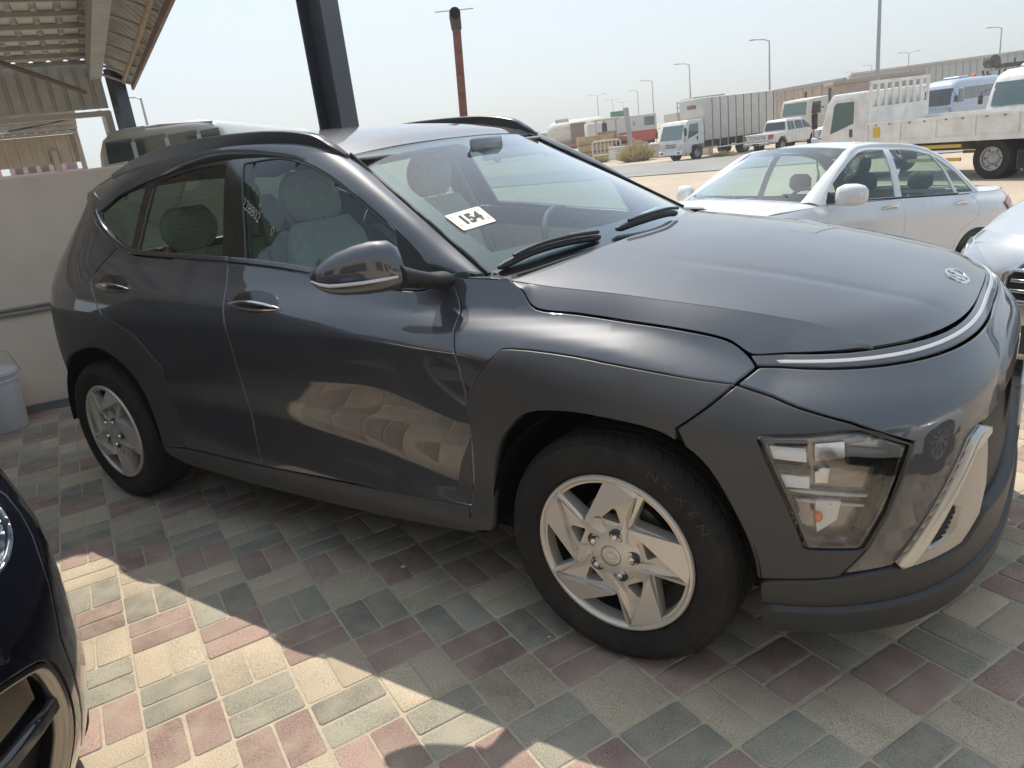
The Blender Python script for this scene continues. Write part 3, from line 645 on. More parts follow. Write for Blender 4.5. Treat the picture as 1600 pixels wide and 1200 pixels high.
for L in (False, True):
    ra = np.array(cr(RIDGE[1:], 10)); sm = cr(SEAM[:8], 8); sb_ = [(-.345, -.722, 1.053)] + [tuple(KONA.S(a, b)[0] + np.array([0, .004, .003])) for a, b in sm if a > -.318] + [tuple(KONA.S(a, .8795)[0]) for a in np.linspace(.25, .43, 12)]
    sb_ = np.array(sorted(sb_)); gx = np.concatenate([np.linspace(-.345, -.20, 14), np.linspace(-.18, .575, 32)]); gx[-1] = EDGE_END[0]
    A = [(x, np.interp(x, ra[:, 0], ra[:, 1]), np.interp(x, ra[:, 0], ra[:, 2])) for x in gx]; B = [(x, np.interp(x, sb_[:, 0], sb_[:, 1]), np.interp(x, sb_[:, 0], sb_[:, 2])) for x in gx]
    B = [(bx, by, min(bz, A[i_][2] - .007*min(1, (bx+.345)/.03))) for i_, (bx, by, bz) in enumerate(B)]
    strip('bonnet_flank', A, B, PAINT, bonnet, bulge=.0015, n=6, seg=2, left=L, thick=.010, fixn=(0, -.75, .66))
    A = [(-.545, -.715, 1.079), (-.45, -.722, 1.067), (-.345, -.722, 1.056)]; B = [tuple(KONA.S(a, b)[0]) for a, b in ((-.541, 1.068), (-.45, 1.066), (-.345, 1.0595))]
    strip('pillar_foot', A, B, PAINT, car, bulge=.001, left=L, fixn=(0, -.75, .66))
WSE = [(-.43, -.717, 1.067), (-.60, -.677, 1.166), (-.76, -.637, 1.259), (-.93, -.594, 1.355), (-1.089, -.553, 1.446)]
WSC = [(-.215, 0, 1.075), (-.42, 0, 1.178), (-.63, 0, 1.280), (-.84, 0, 1.378), (-1.035, 0, 1.466)]
WE, WC = np.array(cr(WSE, 10)), np.array(cr(WSC, 10))
def WS(t, v, off=0.):
    """point on the windscreen: t up the glass, v across (-1 .. 1, -1 is the right-hand side)"""
    i = t*(len(WE)-1); k = min(int(i), len(WE)-2); f = i-k
    e = WE[k]*(1-f)+WE[k+1]*f; c = WC[k]*(1-f)+WC[k+1]*f; a = abs(v)
    p = np.array([c[0]+(e[0]-c[0])*a**2.1, -e[1]*v, c[2]+(e[2]-c[2])*a**2.1])
    return p + np.array([.43, -.25*-v*0, .9])*off + np.array([0, v, 0])*off*.25
ws = MB().grid([[WS(t, v) for v in np.linspace(-1, 1, 61)] for t in np.linspace(0, 1, 41)]).build('windscreen', GLASS_C, car, 180)
if ws.data.polygons[1200].normal.z < 0: ws.data.flip_normals()
def bandpts(t0, t1, v0, v1, nt, nv, off): return [[WS(t0+(t1-t0)*i/nt, v0+(v1-v0)*j/nv, off) for j in range(nv+1)] for i in range(nt+1)]
fb = MB()
fb.grid(bandpts(0, .13, -1, 1, 4, 40, -.004)); fb.grid(bandpts(.94, 1., -1, 1, 2, 40, -.004)); fb.grid(bandpts(.13, .94, -1, -.90, 20, 3, -.004)); fb.grid(bandpts(.13, .94, .90, 1, 20, 3, -.004))
fb.grid(bandpts(.80, .94, -.13, .13, 4, 8, -.004))
fb.build('frit_band', FRIT, ws, 60)
RE = [(-1.089, -.556, 1.446), (-1.2, -.575, 1.487), (-1.4, -.585, 1.522), (-1.7, -.588, 1.540), (-2.1, -.588, 1.537), (-2.5, -.58, 1.507), (-2.75, -.572, 1.468), (-2.90, -.56, 1.437)]
RC = [(-1.035, 0, 1.468), (-1.16, 0, 1.508), (-1.36, 0, 1.543), (-1.7, 0, 1.570), (-2.1, 0, 1.570), (-2.5, 0, 1.545), (-2.8, 0, 1.507), (-3.0, 0, 1.475)]
roof = crown('roof', RE, RC, PAINT, car, p=2.0, q=2.6, thick=.02)
crown('headliner', [(x, y*.94, z-.05) for x, y, z in RE], [(x, 0, z-.05) for x, y, z in RC], HEADL, car, thick=0)
for L in (False, True):
    A = [tuple(KONA.S(a, b)[0]) for a, b in [(-.545, 1.075)] + FT[1:] + [(-2.80, 1.39)]]
    B = [(-.435, -.718, 1.067), (-.56, -.689, 1.142), (-.70, -.654, 1.225), (-.87, -.61, 1.321), (-1.03, -.570, 1.412), (-1.2, -.577, 1.487), (-1.6, -.589, 1.536), (-1.9, -.590, 1.541), (-2.2, -.588, 1.532), (-2.45, -.583, 1.513), (-2.7, -.574, 1.474), (-2.93, -.56, 1.43)]
    strip('roof_pillar', A, B, PAINT, car, bulge=lambda f: .016 + .010*math.sin(math.pi*min(1, f*1.6)), n=8, seg=6, left=L, thick=.012)
    # roof rail on its plinth
    path = cr([(-1.068, -.589, 1.452), (-1.13, -.592, 1.492), (-1.215, -.594, 1.532), (-1.413, -.597, 1.563), (-1.75, -.60, 1.578), (-2.05, -.60, 1.574), (-2.35, -.597, 1.545), (-2.60, -.590, 1.497)], 6)
    R = []; m = len(path)
    for i, p in enumerate(path):
        e = min(1, min(i, m-1-i)/5); h = .032 + .024*e; wd = .009 + .009*e
        R.append([(p[0], p[1]-wd, p[2]-h), (p[0], p[1]-wd, p[2]-.004), (p[0], p[1]-wd*.6, p[2]), (p[0], p[1]+wd*.7, p[2]), (p[0], p[1]+wd, p[2]-.004), (p[0], p[1]+wd, p[2]-h)])
    rr = MB().rings(R, True)
    if L: rr.flipy()
    rr.build('roof_rail', mat('rail black', (.028, .028, .030), .28, .3, .5, .1), car, 40)
    # windscreen side moulding (seen black along the far pillar)
    mo = MB().tube([WS(t, -1 if not L else 1, .004) for t in np.linspace(0, 1, 20)], .006, 6); mo.build('screen_moulding', BLACKPLAST, car, 60)
    # ---- door mirror (the far one is folded out of sight)
    if L: continue
    st = [((-.591, -.905, 1.186), (-.568, -.905, 1.080), .030), ((-.612, -.92, 1.205), (-.592, -.92, 1.068), .055), ((-.65, -.945, 1.208), (-.64, -.945, 1.062), .064), ((-.695, -.97, 1.201), (-.69, -.97, 1.060), .066), ((-.743, -1.0, 1.186), (-.745, -1.0, 1.064), .060), ((-.775, -1.02, 1.168), (-.772, -1.02, 1.072), .048), ((-.800, -1.033, 1.150), (-.796, -1.033, 1.086), .034), ((-.817, -1.043, 1.134), (-.816, -1.043, 1.106), .016)]
    R = []; Rl = []
    for T, B_, d in st:
        T, B_ = np.array(T), np.array(B_); c = (T+B_)/2 + np.array([-.020, .012, 0])*1.0; h = (T[2]-B_[2])/2; sh_ = (T-B_)/2
        ring = []
        for a in np.linspace(0, 2*math.pi, 28, False):
            ca, sa = math.cos(a), math.sin(a); kk = (abs(ca)**2.6 + abs(sa)**2.6)**(-1/2.6)
            ring.append(c + sh_*sa*kk + np.array([.83, -.56, 0])*d*ca*kk*(.8 if ca > 0 else .55))
        R.append(ring)
    mi = MB().rings(R, True)
    if L: mi.flipy()
    mo = mi.build('door_mirror', PAINT, car, 60)
    ind = []
    for T, B_, d in st[1:]:
        T, B_ = np.array(T), np.array(B_); c = (T+B_)/2 + np.array([-.020, .012, 0]); f = -.42
        ca = .93; kk = (abs(ca)**2.6 + abs(f)**2.6)**(-1/2.6)
        ind.append(c + (T-B_)/2*f*kk + np.array([.83, -.56, 0])*d*ca*kk*.8)
    ib = MB().tube(ind, [.004]+[.0055]*(len(ind)-2)+[.003], 8)
    if L: ib.flipy()
    ib.build('indicator', mat('indicator lens', (.62, .62, .62), .15, .3, .8), mo, 60)
    R = []
    for c, hz, hx in (((-.555, -.78, 1.066), .026, .05), ((-.56, -.83, 1.074), .024, .045), ((-.575, -.875, 1.090), .026, .036), ((-.595, -.92, 1.105), .034, .036)):
        R.append([(c[0] + hx*math.cos(a), c[1], c[2] + hz*math.sin(a)) for a in np.linspace(0, 2*math.pi, 16, False)])
    ne = MB().rings(R, True)
    if L: ne.flipy()
    ne.build('mirror_arm', BLACKPLAST, mo, 60)
# ---- wipers
for pts in ([(-.415, -.69, 1.083), (-.37, -.56, 1.108), (-.325, -.42, 1.112), (-.29, -.30, 1.104)], [(-.27, -.22, 1.115), (-.245, -.08, 1.122), (-.235, .08, 1.120), (-.25, .22, 1.105)]):
    c = cr(pts, 6); b = MB().tube(c, [.006]+[.012]*(len(c)-2)+[.008], 6); wi = b.build('wiper', BLACKPLAST, car, 60)
    MB().tube([(x+.014, y, z+.018) for i, (x, y, z) in enumerate(c[2:-1])], .006, 6).build('wiper_arm', BLACKPLAST, wi, 60)
MB().grid([[WS(t, v, -.0) + np.array([.06, 0, -.022])*k for v in np.linspace(-.98, .98, 30)] for t, k in ((.02, 0), (.0, 1), (0, 2.2))]).build('cowl', FRIT, car, 60)
# ---- bonnet badge: oval ring with a slanted H
bc = np.array([.684, 0, .9245]); 
def hz_(x, y):
    xs = [p[0] for p in HC]; zs = [p[2] for p in HC]; return pchip(xs, zs, [x])[0] - .9*(y*y)*.16
def bp(a, b, h=.0035):
    """badge plane: a across, b up the slope"""
    return (bc[0] - b*.955, -a, hz_(bc[0] - b*.955, a) + h)
def flat(bld, loops, h0, h1):
    for poly in loops:
        n = len(poly); k = len(bld.v); bld.v += [bp(a, b, h1) for a, b in poly] + [bp(a, b, h0) for a, b in poly]
        bld.f.append(tuple(range(k, k+n))); bld.f += [(k+i, k+(i+1) % n, k+n+(i+1) % n, k+n+i) for i in range(n)]
bd = MB(); N_ = 40
el = lambda rx, ry: [(rx*math.cos(2*math.pi*i/N_), ry*math.sin(2*math.pi*i/N_)) for i in range(N_)]
o1, o2 = el(.062, .033), el(.054, .0255)
for i in range(N_): j = (i+1) % N_; flat(bd, [[o1[i], o1[j], o2[j], o2[i]]], 0, .004)
flat(bd, [[(-.030, -.024), (-.018, -.0255), (-.002, .020), (-.014, .0265), (-.024, .02)], [(.030, .024), (.018, .0255), (.002, -.020), (.014, -.0265), (.024, -.02)], [(-.012, -.008), (.004, -.006), (.014, .008), (-.004, .006)]], 0, .0042)
badge = bd.build('badge', CHROME, bonnet, fix=True)
fb = MB(); flat(fb, [el(.054, .0255)], .0, .0012); fb.build('badge_field', mat('badge field', (.34, .35, .37), .3, .6), badge)
# ---- sticker with 154
STK = mat('sticker paper', (.82, .77, .64), .6); INK = mat('sticker ink', (.03, .03, .03), .7); GREYINK = mat('grey print', (.30, .28, .24), .7)
SB = np.array([-.62, -.41, 1.24])
def ws_inv(p):
    best = None; t, v = .5, 0.; st_ = .5
    for it in range(14):
        c = [(t+a*st_*.5, v+b*st_) for a in (-1, -.5, 0, .5, 1) for b in (-1, -.5, 0, .5, 1)]; c = [(min(max(a, 0), 1), min(max(b, -1), 1)) for a, b in c]
        t, v = min(c, key=lambda q: ((WS(*q) - p)**2).sum()); st_ *= .6
    return t, v
SQ = {'l': (.407, -.913), 't': (.420, -.717), 'r': (.300, -.733), 'b': (.283, -.910)}
def stk(a, b, off=.0025):
    """sticker coordinates: a across 0..1, b up 0..1 -> point on the glass"""
    t = (1-a)*(1-b)*SQ['b'][0] + a*(1-b)*SQ['r'][0] + (1-a)*b*SQ['l'][0] + a*b*SQ['t'][0]
    v = (1-a)*(1-b)*SQ['b'][1] + a*(1-b)*SQ['r'][1] + (1-a)*b*SQ['l'][1] + a*b*SQ['t'][1]
    return WS(t, v, off)
rr_ = []
for cx, cy, a0 in ((.94, .92, 0), (.06, .92, 90), (.06, .08, 180), (.94, .08, 270)):
    rr_ += [(cx + .06*math.cos(math.radians(a0+k*18)), cy + .08*math.sin(math.radians(a0+k*18))) for k in range(6)]
sb = MB(); sb.v = [tuple(stk(.5, .5))] + [tuple(stk(a, b)) for a, b in rr_]; sb.f = [(0, 1+i, 1+(i+1) % 24) for i in range(24)]
stick = sb.build('lot_sticker', STK, ws, fix=False, label='white lot sticker printed with the number 154')
if stick.data.polygons[0].normal.z < 0: stick.data.flip_normals()
def stk_text(txt, cx, cy, size, m, name, bold, sx=1.):
    o = text_mesh(txt, size, name, m, ws, Matrix.Identity(4), 0, bold, sx=sx)
    for v in o.data.vertices: v.co = Vector(stk(cx + v.co.x, cy + v.co.y*1.45, .0036))
    return o
stk_text('154', .50, .50, .47, INK, 'number_print', .020, .86)
gb = MB()
def mark(a, b, w_, h_): gb.add([stk(a, b, .0034), stk(a+w_, b, .0034), stk(a+w_, b+h_, .0034), stk(a, b+h_, .0034)], [(0, 1, 2, 3)])
for k in range(5):
    mark(.06+.02*(k % 2), .80-.02*k, .05-.008*k, .012); mark(.86+.02*(k % 2), .84-.02*k, .05-.008*k, .012)
for a in (.06, .86):
    for k in range(4): mark(a + .01*(k % 2), .36-.05*k, .05+.02*(k % 3), .016)
gb.build('small_print', GREYINK, ws, fix=False)
# lot number written on the door glass
CHK = mat('paint marker', (.55, .60, .52), .8); CHY = mat('yellow marker', (.45, .50, .18), .8)
for txt, m_, s0 in (('1228802', CHK, 0), ('0', CHY, .0)):
    o = text_mesh(txt, .052, 'marker_writing', m_, car, Matrix.Identity(4), 0, -.0012, 'LEFT', .82)
    for v in o.data.vertices:
        x, y = v.co.x + (.225 if txt == '0' else 0), v.co.y; a = math.radians(-30)
        s, z = -1.545 + x*math.cos(a)*1.0 - y*math.sin(a)*.6, 1.345 + x*math.sin(a) + y*.9
        v.co = Vector(KONA.S(s, z)[0] + KONA.N(s, z)[0]*-.006)
# ---- wheels
def pol(r, deg): return (r*math.cos(math.radians(deg)), r*math.sin(math.radians(deg)))
def tyre(R, r0, W, parent, m=None, n=72, ribs=4, name='tyre'):
    """W is the width, outer face at height 0, the tyre goes inwards (positive y)"""
    p = [(r0-.004, .012), (r0+.004, .002), (r0+.012, -.002), (r0+.02, -.006), (r0+(R-r0)*.5, -.012), (r0+(R-r0)*.62, -.0115), (r0+(R-r0)*.64, -.0095), (r0+(R-r0)*.80, -.006), (R-.014, .006), (R-.005, .020), (R-.002, .030)]
    for k in range(ribs):
        y0 = .032 + (W-.064)*(k+.5)/ribs; p += [(R, y0-.010), (R-.0005, y0-.005), (R-.008, y0-.004), (R-.008, y0+.004), (R-.0005, y0+.005), (R, y0+.010)]
    p += [(R-.005, W-.02), (R-.02, W-.004), (r0+.02, W), (r0-.004, W-.012)]
    b = MB().lathe(p, n)
    o = b.build(name, m or RUBBER, parent, 40); return o
def sipes(R, W, parent, n=64):
    b = MB()
    for k in range(n):
        a = 2*math.pi*k/n
        for y0, y1, s in ((.014, .038, .35), (.066, .084, -.2), (W-.084, W-.066, .2), (W-.040, W-.02, -.35)):
            pts = []
            for y, da in ((y0, 0), (y1, s*.12)):
                rr = R + .0008 - (max(0, .022-y)*.45 if y < .02 else 0)
                for d in (-.0014, .0014): aa = a + da + d/R; pts.append((rr*math.cos(aa), y, rr*math.sin(aa)))
            b.add(pts, [(0, 1, 3, 2)])
    return stuff(b.build('tread_sipes', DARKVOID, parent, fix=True))
def wheel_cover(parent, R=.232):
    """five swirled double spokes round a hub; outward is -y"""
    b = MB()
    def poly3(pts, d, wall=.02):
        n = len(pts); k = len(b.v); dd = d if isinstance(d, (list, tuple)) else [d]*n
        b.v += [(pol(r*R, a)[0], -h, pol(r*R, a)[1]) for (r, a), h in zip(pts, dd)]
        b.v += [(pol(r*R*.995, a)[0], -h+wall, pol(r*R*.995, a)[1]) for (r, a), h in zip(pts, dd)]
        b.f.append(tuple(range(k, k+n))); b.f += [(k+i, k+(i+1) % n, k+n+(i+1) % n, k+n+i) for i in range(n)]
    # dished back plate with five large and five small openings
    arc = lambda r, a0, a1, n: [(r, a0 + (a1-a0)*i/n) for i in range(n+1)]
    loops = [arc(.955, 0, 360, 96)[:-1]]
    for k in range(5):
        loops.append([(r, a + 72*k) for r, a in arc(.905, 93, 134, 8) + [(.80, 133), (.55, 130), (.53, 127)]])
        loops.append([(r, a + 72*k) for r, a in ((.445, 103), (.47, 104), (.60, 86), (.585, 82), (.44, 74), (.42, 77))])
    co = []; ed = []
    for lp in loops:
        k0 = len(co); co += [Vector(pol(r, a)) for r, a in lp]; ed += [(k0+i, k0+(i+1) % len(lp)) for i in range(len(lp))]
    P2 = [[tuple(pol(r, a)) for r, a in lp] for lp in loops]
    vo, _, fo, *_r = delaunay_2d_cdt(co, ed, [], 0, 1e-7, True); V2 = np.array([tuple(v) for v in vo]); F = np.array([f for f in fo if len(f) == 3]); c = V2[F].mean(1)
    keep = pip(c[:, 0], c[:, 1], P2[0])
    for h in P2[1:]: keep &= ~pip(c[:, 0], c[:, 1], h)
    dish = lambda x, z: .010 - .006*min(1, math.hypot(x, z)/.9) + .004*max(0, 1-math.hypot(x, z)/.5)
    pl_ = MB(); pl_.v = [(x*R, dish(x, z), z*R) for x, z in V2]; pl_.f = [tuple(int(i) for i in f) for f in F[keep]]
    for lp in P2:
        k0 = len(pl_.v); n = len(lp); pl_.v += [(x*R, dish(x, z), z*R) for x, z in lp] + [(x*R*.99, dish(x, z)+.035, z*R*.99) for x, z in lp]; pl_.f += [(k0+i, k0+(i+1) % n, k0+n+(i+1) % n, k0+n+i) for i in range(n)]
    for k in range(5):
        o = 72*k
        A = lambda *p: [(r, a+o) for r, a in p]
        poly3(A((.945, 92), (.952, 84), (.955, 77), (.952, 70), (.945, 63), (.885, 67), (.50, 129)), [-.002, .000, .002, .004, .006, .011, .016], .03)   # broad flat swirl blade
        poly3(A((.865, 66.5), (.63, 83), (.575, 70), (.30, 66), (.27, 44), (.46, 57)), [.000, -.007, -.008, .004, .004, .010], .03)                # raised inner arm
        poly3(A((.875, 68), (.51, 127), (.49, 119), (.64, 85)), [.004, .006, -.002, -.004], .02)                                                # bevel under the blade
        poly3(A((.50, 130), (.49, 118), (.46, 106), (.30, 100), (.28, 118), (.46, 133)), [.008, -.001, -.004, .000, .002, .006], .03)              # shoulder round the lug
        poly3(A((.945, 136.5), (.945, 133), (.56, 129.5), (.50, 130), (.50, 132)), [.004, .000, .002, .008, .008], .03)
    pl_.build('cover_plate', ALLOY, parent)
    cov = b.build('wheel_cover', ALLOY, parent)
    hub = MB(); hp = [(0, -.012), (.09, -.012), (.125, -.011), (.15, -.008), (.30, -.004), (.335, .006), (.30, .02)]
    hub.lathe([(r*R, d*-1*-1) for r, d in [(0.13, -.008), (.20, -.005), (.30, .000), (.36, .006), (.37, .012)]], 60); hub.build('hub_plate', ALLOY, cov, 30)
    cp = MB().lathe([(0, -.010), (.09*R, -.010), (.120*R, -.008), (.128*R, -.003), (.128*R, .006)], 32); cp = cp.build('centre_cap', ALLOY, cov, 30)
    lg = MB()
    for s in (-1, 1): lg.add([(pol(.07*R, a)[0]*1.15, -.0108, pol(.07*R, a)[1]*.8) for a in ((30 if s > 0 else 210), (70 if s > 0 else 250), (110 if s > 0 else 290), (60 if s > 0 else 240))], [(0, 1, 2, 3)])
    Rg = []
    for q, h in ((.085, -.0112), (.072, -.0112)): Rg.append([(q*R*math.cos(a), h, q*R*.6*math.sin(a)) for a in np.linspace(0, 2*math.pi, 24, False)])
    lg.rings(Rg); lg.build('cap_emblem', CHROME, cov)
    for k in range(5):
        x, z = pol(.264*R, 3+72*k)
        MB().lathe([(0, -.0035), (.0165, -.0035), (.019, -.006), (.0205, -.004), (.0205, .01)], 20, c=(x, .002, z)).build('lug_recess', BLACKGLOSS, cov, 30)
        MB().lathe([(0, -.014), (.006, -.0135), (.0085, -.010), (.0095, -.004), (.0095, .0)], 12, c=(x, .0, z)).build('lug_nut', CHROME, cov, 40)
    MB().lathe([(1.0*R, .010), (1.005*R, .002), (.99*R, -.004), (.96*R, -.005), (.94*R, -.001), (.925*R, .006), (.905*R, .040)], 72).build('rim', ALLOY, cov, 35)
    MB().lathe([(.93*R, .02), (.90*R, .10), (.86*R, .18)], 48).build('barrel', mat('dark barrel', (.05, .05, .05), .5, .5), cov, 60)
    MB().lathe([(.20*R, .045), (.40*R, .045), (.42*R, .060), (.60*R, .062), (.62*R, .062), (.62*R, .085), (0, .085)], 48).build('brake_disc', STEEL, cov, 30)
    cal = MB().box((.095, .04, -.05), (.165, .10, .06), bev=.01); cal.build('caliper', STEEL, cov, 40)
    return cov
def put(b_, x, y, z, left=False, rot=0):
    b_.location = (x, y, z); b_.rotation_euler = (0, rot, math.pi if left else 0) if False else (0, rot, 0)
    return b_
w0 = bpy.data.objects.new('wheel', None); COL.objects.link(w0); w0.parent = car; w0.location = (0, -.888, .3405)
ty = tyre(.3405, .236, .215, w0); sipes(.3405, .215, ty); wheel_cover(w0)
LET = mat('raised tyre lettering', (.032, .031, .030), .6)
for k, ch in enumerate('NEXEN'):
    a = 62 - k*8.5; x, z = pol(.298, a)
    lt = text_mesh(ch, .034, 'tyre_letter', LET, ty, frame((x, -.0125, z), (math.sin(math.radians(a)), 0, -math.cos(math.radians(a))), (math.cos(math.radians(a)), 0, math.sin(math.radians(a)))), .0006, 0, sx=1.3)
w1 = dup(w0, car); w1.location = (-2.66, -.888, .3405); w1.rotation_euler = (0, math.radians(-58), 0)
for x in (0, -2.66):
    w2 = dup(w0, car); w2.location = (x, .888, .3405); w2.rotation_euler = (0, .4, math.pi)
# ---- cabin
MB().box((-3.0, -.80, .30), (.3, .80, .34)).build('floor_pan', DARKVOID, car)
MB().box((-3.2, -.70, .22), (.40, .70, .30)).build('underbody', DARKVOID, car)
MB().box((.0, -.50, .35), (.52, .50, .80)).build('engine_block', DARKVOID, car)
P = [[(x, y, z + (.02 if abs(y) < .3 else 0)) for y in np.linspace(-.66, .66, 13)] for x, z in ((-.36, 1.02), (-.46, 1.045), (-.60, 1.045), (-.72, 1.02), (-.78, .95), (-.80, .80), (-.72, .6))]
MB().grid(P).build('dashboard', DASH, car, 60)
def seat(x, y, w_, back=True, lean=.26, hr=True, name='front_seat', h=.60):
    o = bpy.data.objects.new(name, None); COL.objects.link(o); o.parent = car; o.location = (x, y, 0)
    R = []
    for t in np.linspace(0, 1, 9):
        ww = w_*(.95 - .22*max(0, t-.55)/.45 - .04*(1-t)); dd = .075 - .03*t; cx = -.18 - lean*t*h - (.03*math.sin(math.pi*t)); cz = .62 + h*t
        if t in (0, 1): ww *= .8; dd *= .5
        R.append([(cx + dd*math.copysign(abs(math.cos(a))**.6, math.cos(a)), ww*math.copysign(abs(math.sin(a))**.55, math.sin(a)), cz + (.02 if math.cos(a) > 0 else 0)*0) for a in np.linspace(0, 2*math.pi, 24, False)])
    MB().rings(R, True).build('seat_back', BEIGE, o, 60)
    R = []
    for t in np.linspace(0, 1, 7):
        e = .85 if t in (0, 1) else 1
        R.append([(-.22 + .52*t, w_*e*math.copysign(abs(math.sin(a))**.5, math.sin(a)), .56 + .05*t + .08*e*math.copysign(abs(math.cos(a))**.6, math.cos(a))) for a in np.linspace(0, 2*math.pi, 20, False)])
    MB().rings(R, True).build('seat_cushion', BEIGE, o, 60)
    if hr:
        R = []; x0 = -.20 - lean*h
        for t in np.linspace(0, 1, 9):
            e = math.sin(math.pi*(.12+.76*t))**.5
            R.append([(x0 - .02 + .055*e*math.cos(a), .145*e*math.copysign(abs(math.sin(a))**.6, math.sin(a)), .625 + h + .19*t) for a in np.linspace(0, 2*math.pi, 20, False)])
        MB().rings(R, True).build('headrest', BEIGE, o, 60)
        for s in (-.05, .05): MB().tube([(x0-.02, s, .58+h), (x0-.02, s, .66+h)], .006).build('headrest_post', CHROME, o, 60)
    return o
seat(-1.18, -.37, .25); seat(-1.18, .37, .25)
for y in (-.40, 0, .40): seat(-2.06, y, .21, name='rear_seat', h=.50)
for L in (False, True):
    panel('door_card', KONA, [(-.55, .40), (-.55, 1.0), (-1.55, 1.07), (-1.55, .40)], BEIGE, car, left=L, off=-.07, lip=0, grid=.15, step=.15)
    panel('door_card', KONA, [(-1.58, .40), (-1.58, 1.07), (-2.4, 1.10), (-2.2, .80), (-2.1, .40)], BEIGE, car, left=L, off=-.07, lip=0, grid=.15, step=.15)
    s = -1 if not L else 1
    b = MB(); p0, p1 = KONA.S(-1.60, 1.08)[0], KONA.S(-1.655, 1.46)[0]
    for pp in ((p0, p1),): b.tube([(pp[0][0], s*-pp[0][1]*-1*-1*-1 if False else (pp[0][1]+.09 if not L else -pp[0][1]-.09), pp[0][2]), (pp[1][0], (pp[1][1]+.07 if not L else -pp[1][1]-.07), pp[1][2])], .045, 8)
    b.build('pillar_trim', HEADL, car, 60)
    b = MB().tube([(-1.60, (-.60 if not L else .60), 1.38), (-1.50, (-.64 if not L else .64), 1.1), (-1.45, (-.70 if not L else .70), .75)], .022, 4); b.build('seat_belt', mat('belt webbing', (.30, .30, .28), .8), car, 60)
st_w = MB()
R = []
for i in range(36):
    a = 2*math.pi*i/36; c = Vector((-.80 - .07*math.sin(a)*1, .37 + .18*math.cos(a), .965 + .165*math.sin(a)))
    rad = Vector((-.07*math.sin(a), .18*math.cos(a), .165*math.sin(a))).normalized(); nx = Vector((-.92, 0, -.39))
    R.append([c + rad*.014*math.cos(b_) + nx*.014*math.sin(b_) for b_ in np.linspace(0, 2*math.pi, 8, False)])
R.append(R[0]); st_w.rings(R); st_w.tube([(-.79, .20, .965), (-.77, .37, .965), (-.79, .54, .965)], .02, 6); st_w.tube([(-.77, .37, .965), (-.74, .37, .82)], .022, 6); st_w.tube([(-.80, .37, .97), (-.76, .37, .965)], [.06, .05], 14)
st_w.build('steering_wheel', DASH, car, 60)
MB().box((-.93, -.10, 1.405), (-.91, .10, 1.455), bev=.008).build('rear_view_mirror', mat('mirror back', (.22, .24, .26), .3, .3, .5), car, 50)
for s in (-1, 1): MB().box((-1.16, s*.36-.19, 1.425), (-1.02, s*.36+.19, 1.437), bev=.005).build('sun_visor', HEADL, car, 50)
# number plate on the nose, blank and pale
pl = MB().box((.858, -.16, .545), (.868, .36, .665), bev=.003).build('number_plate', mat('plate white', (.62, .62, .60), .5), car)
# ================================================================ other passenger cars
SED = Shell([-2.65, -2.0, -1.3, -.6, 0, .35], [
    [(.16, .78)]*6, [(.24, .835)]*6, [(.42, .862)]*4 + [(.42, .868), (.42, .86)], [(.64, .872)]*4 + [(.62, .872), (.58, .865)],
    [(.83, .862), (.82, .868), (.80, .870), (.78, .870), (.72, .865), (.66, .855)], [(.925, .825), (.90, .85), (.87, .852), (.85, .852), (.80, .83), (.73, .82)],
    [(.985, .775), (.965, .80), (.94, .805), (.915, .805), (.875, .76), (.80, .75)], [(1.15, .70), (1.15, .725), (1.15, .73), (1.15, .70), (1.15, .60), (1.15, .58)],
    [(1.33, .61), (1.33, .635), (1.33, .64), (1.33, .62), (1.33, .50), (1.33, .48)], [(1.40, .55), (1.40, .575), (1.40, .58), (1.40, .55), (1.40, .45), (1.40, .42)], [(1.46, .46)]*4 + [(1.46, .38)]*2],
    0., [(.16, .80), (.3, .90), (.45, .92), (.6, .90), (.70, .86), (.80, .78), (1.0, .6)], 2.7,
    -2.65, [(.16, -3.48), (.45, -3.60), (.7, -3.60), (.95, -3.55), (1.02, -3.48), (1.2, -3.1), (1.46, -2.9)], 2.9)
HUBGREY = mat('alloy grey', (.45, .45, .45), .35, .8)
AMBERLENS = mat('red tail lens', (.30, .012, .015), .12, 0, 1.)
GLASS_G = glass('green side glass', (.66, .80, .74), 1.2)
DARKTRIM = mat('dark interior', (.11, .11, .11), .8)
def simple_wheel(parent, x, y, R, W, r0, spokes=5, m=None, left=False, tread=3):
    w_ = bpy.data.objects.new('wheel', None); COL.objects.link(w_); w_.parent = parent; w_.location = (x, y, R)
    if left: w_.rotation_euler = (0, 0, math.pi)
    tyre(R, r0, W, w_, n=40, ribs=tread)
    b = MB().lathe([(r0, .008), (r0*1.0, -.002), (r0*.94, -.003), (r0*.90, .012), (r0*.86, .10)], 40)
    rim = b.build('rim', m or HUBGREY, w_, 40)
    b = MB()
    for k in range(spokes):
        a = 360*k/spokes; p = [pol(.93*r0, a-360/spokes*.20), pol(.93*r0, a+360/spokes*.20), pol(.25*r0, a+360/spokes*.30), pol(.25*r0, a-360/spokes*.30)]
        q = MB().prism(p, .004, .035); sp_ = q.build('spoke', m or HUBGREY, w_)
    MB().lathe([(0, -.004), (.12*r0, -.004), (.30*r0, .003), (.32*r0, .03)], 24).build('hub', m or HUBGREY, w_, 40)
    MB().lathe([(0, .06), (.92*r0, .06)], 32).build('wheel_back', DARKVOID, w_)
    return w_
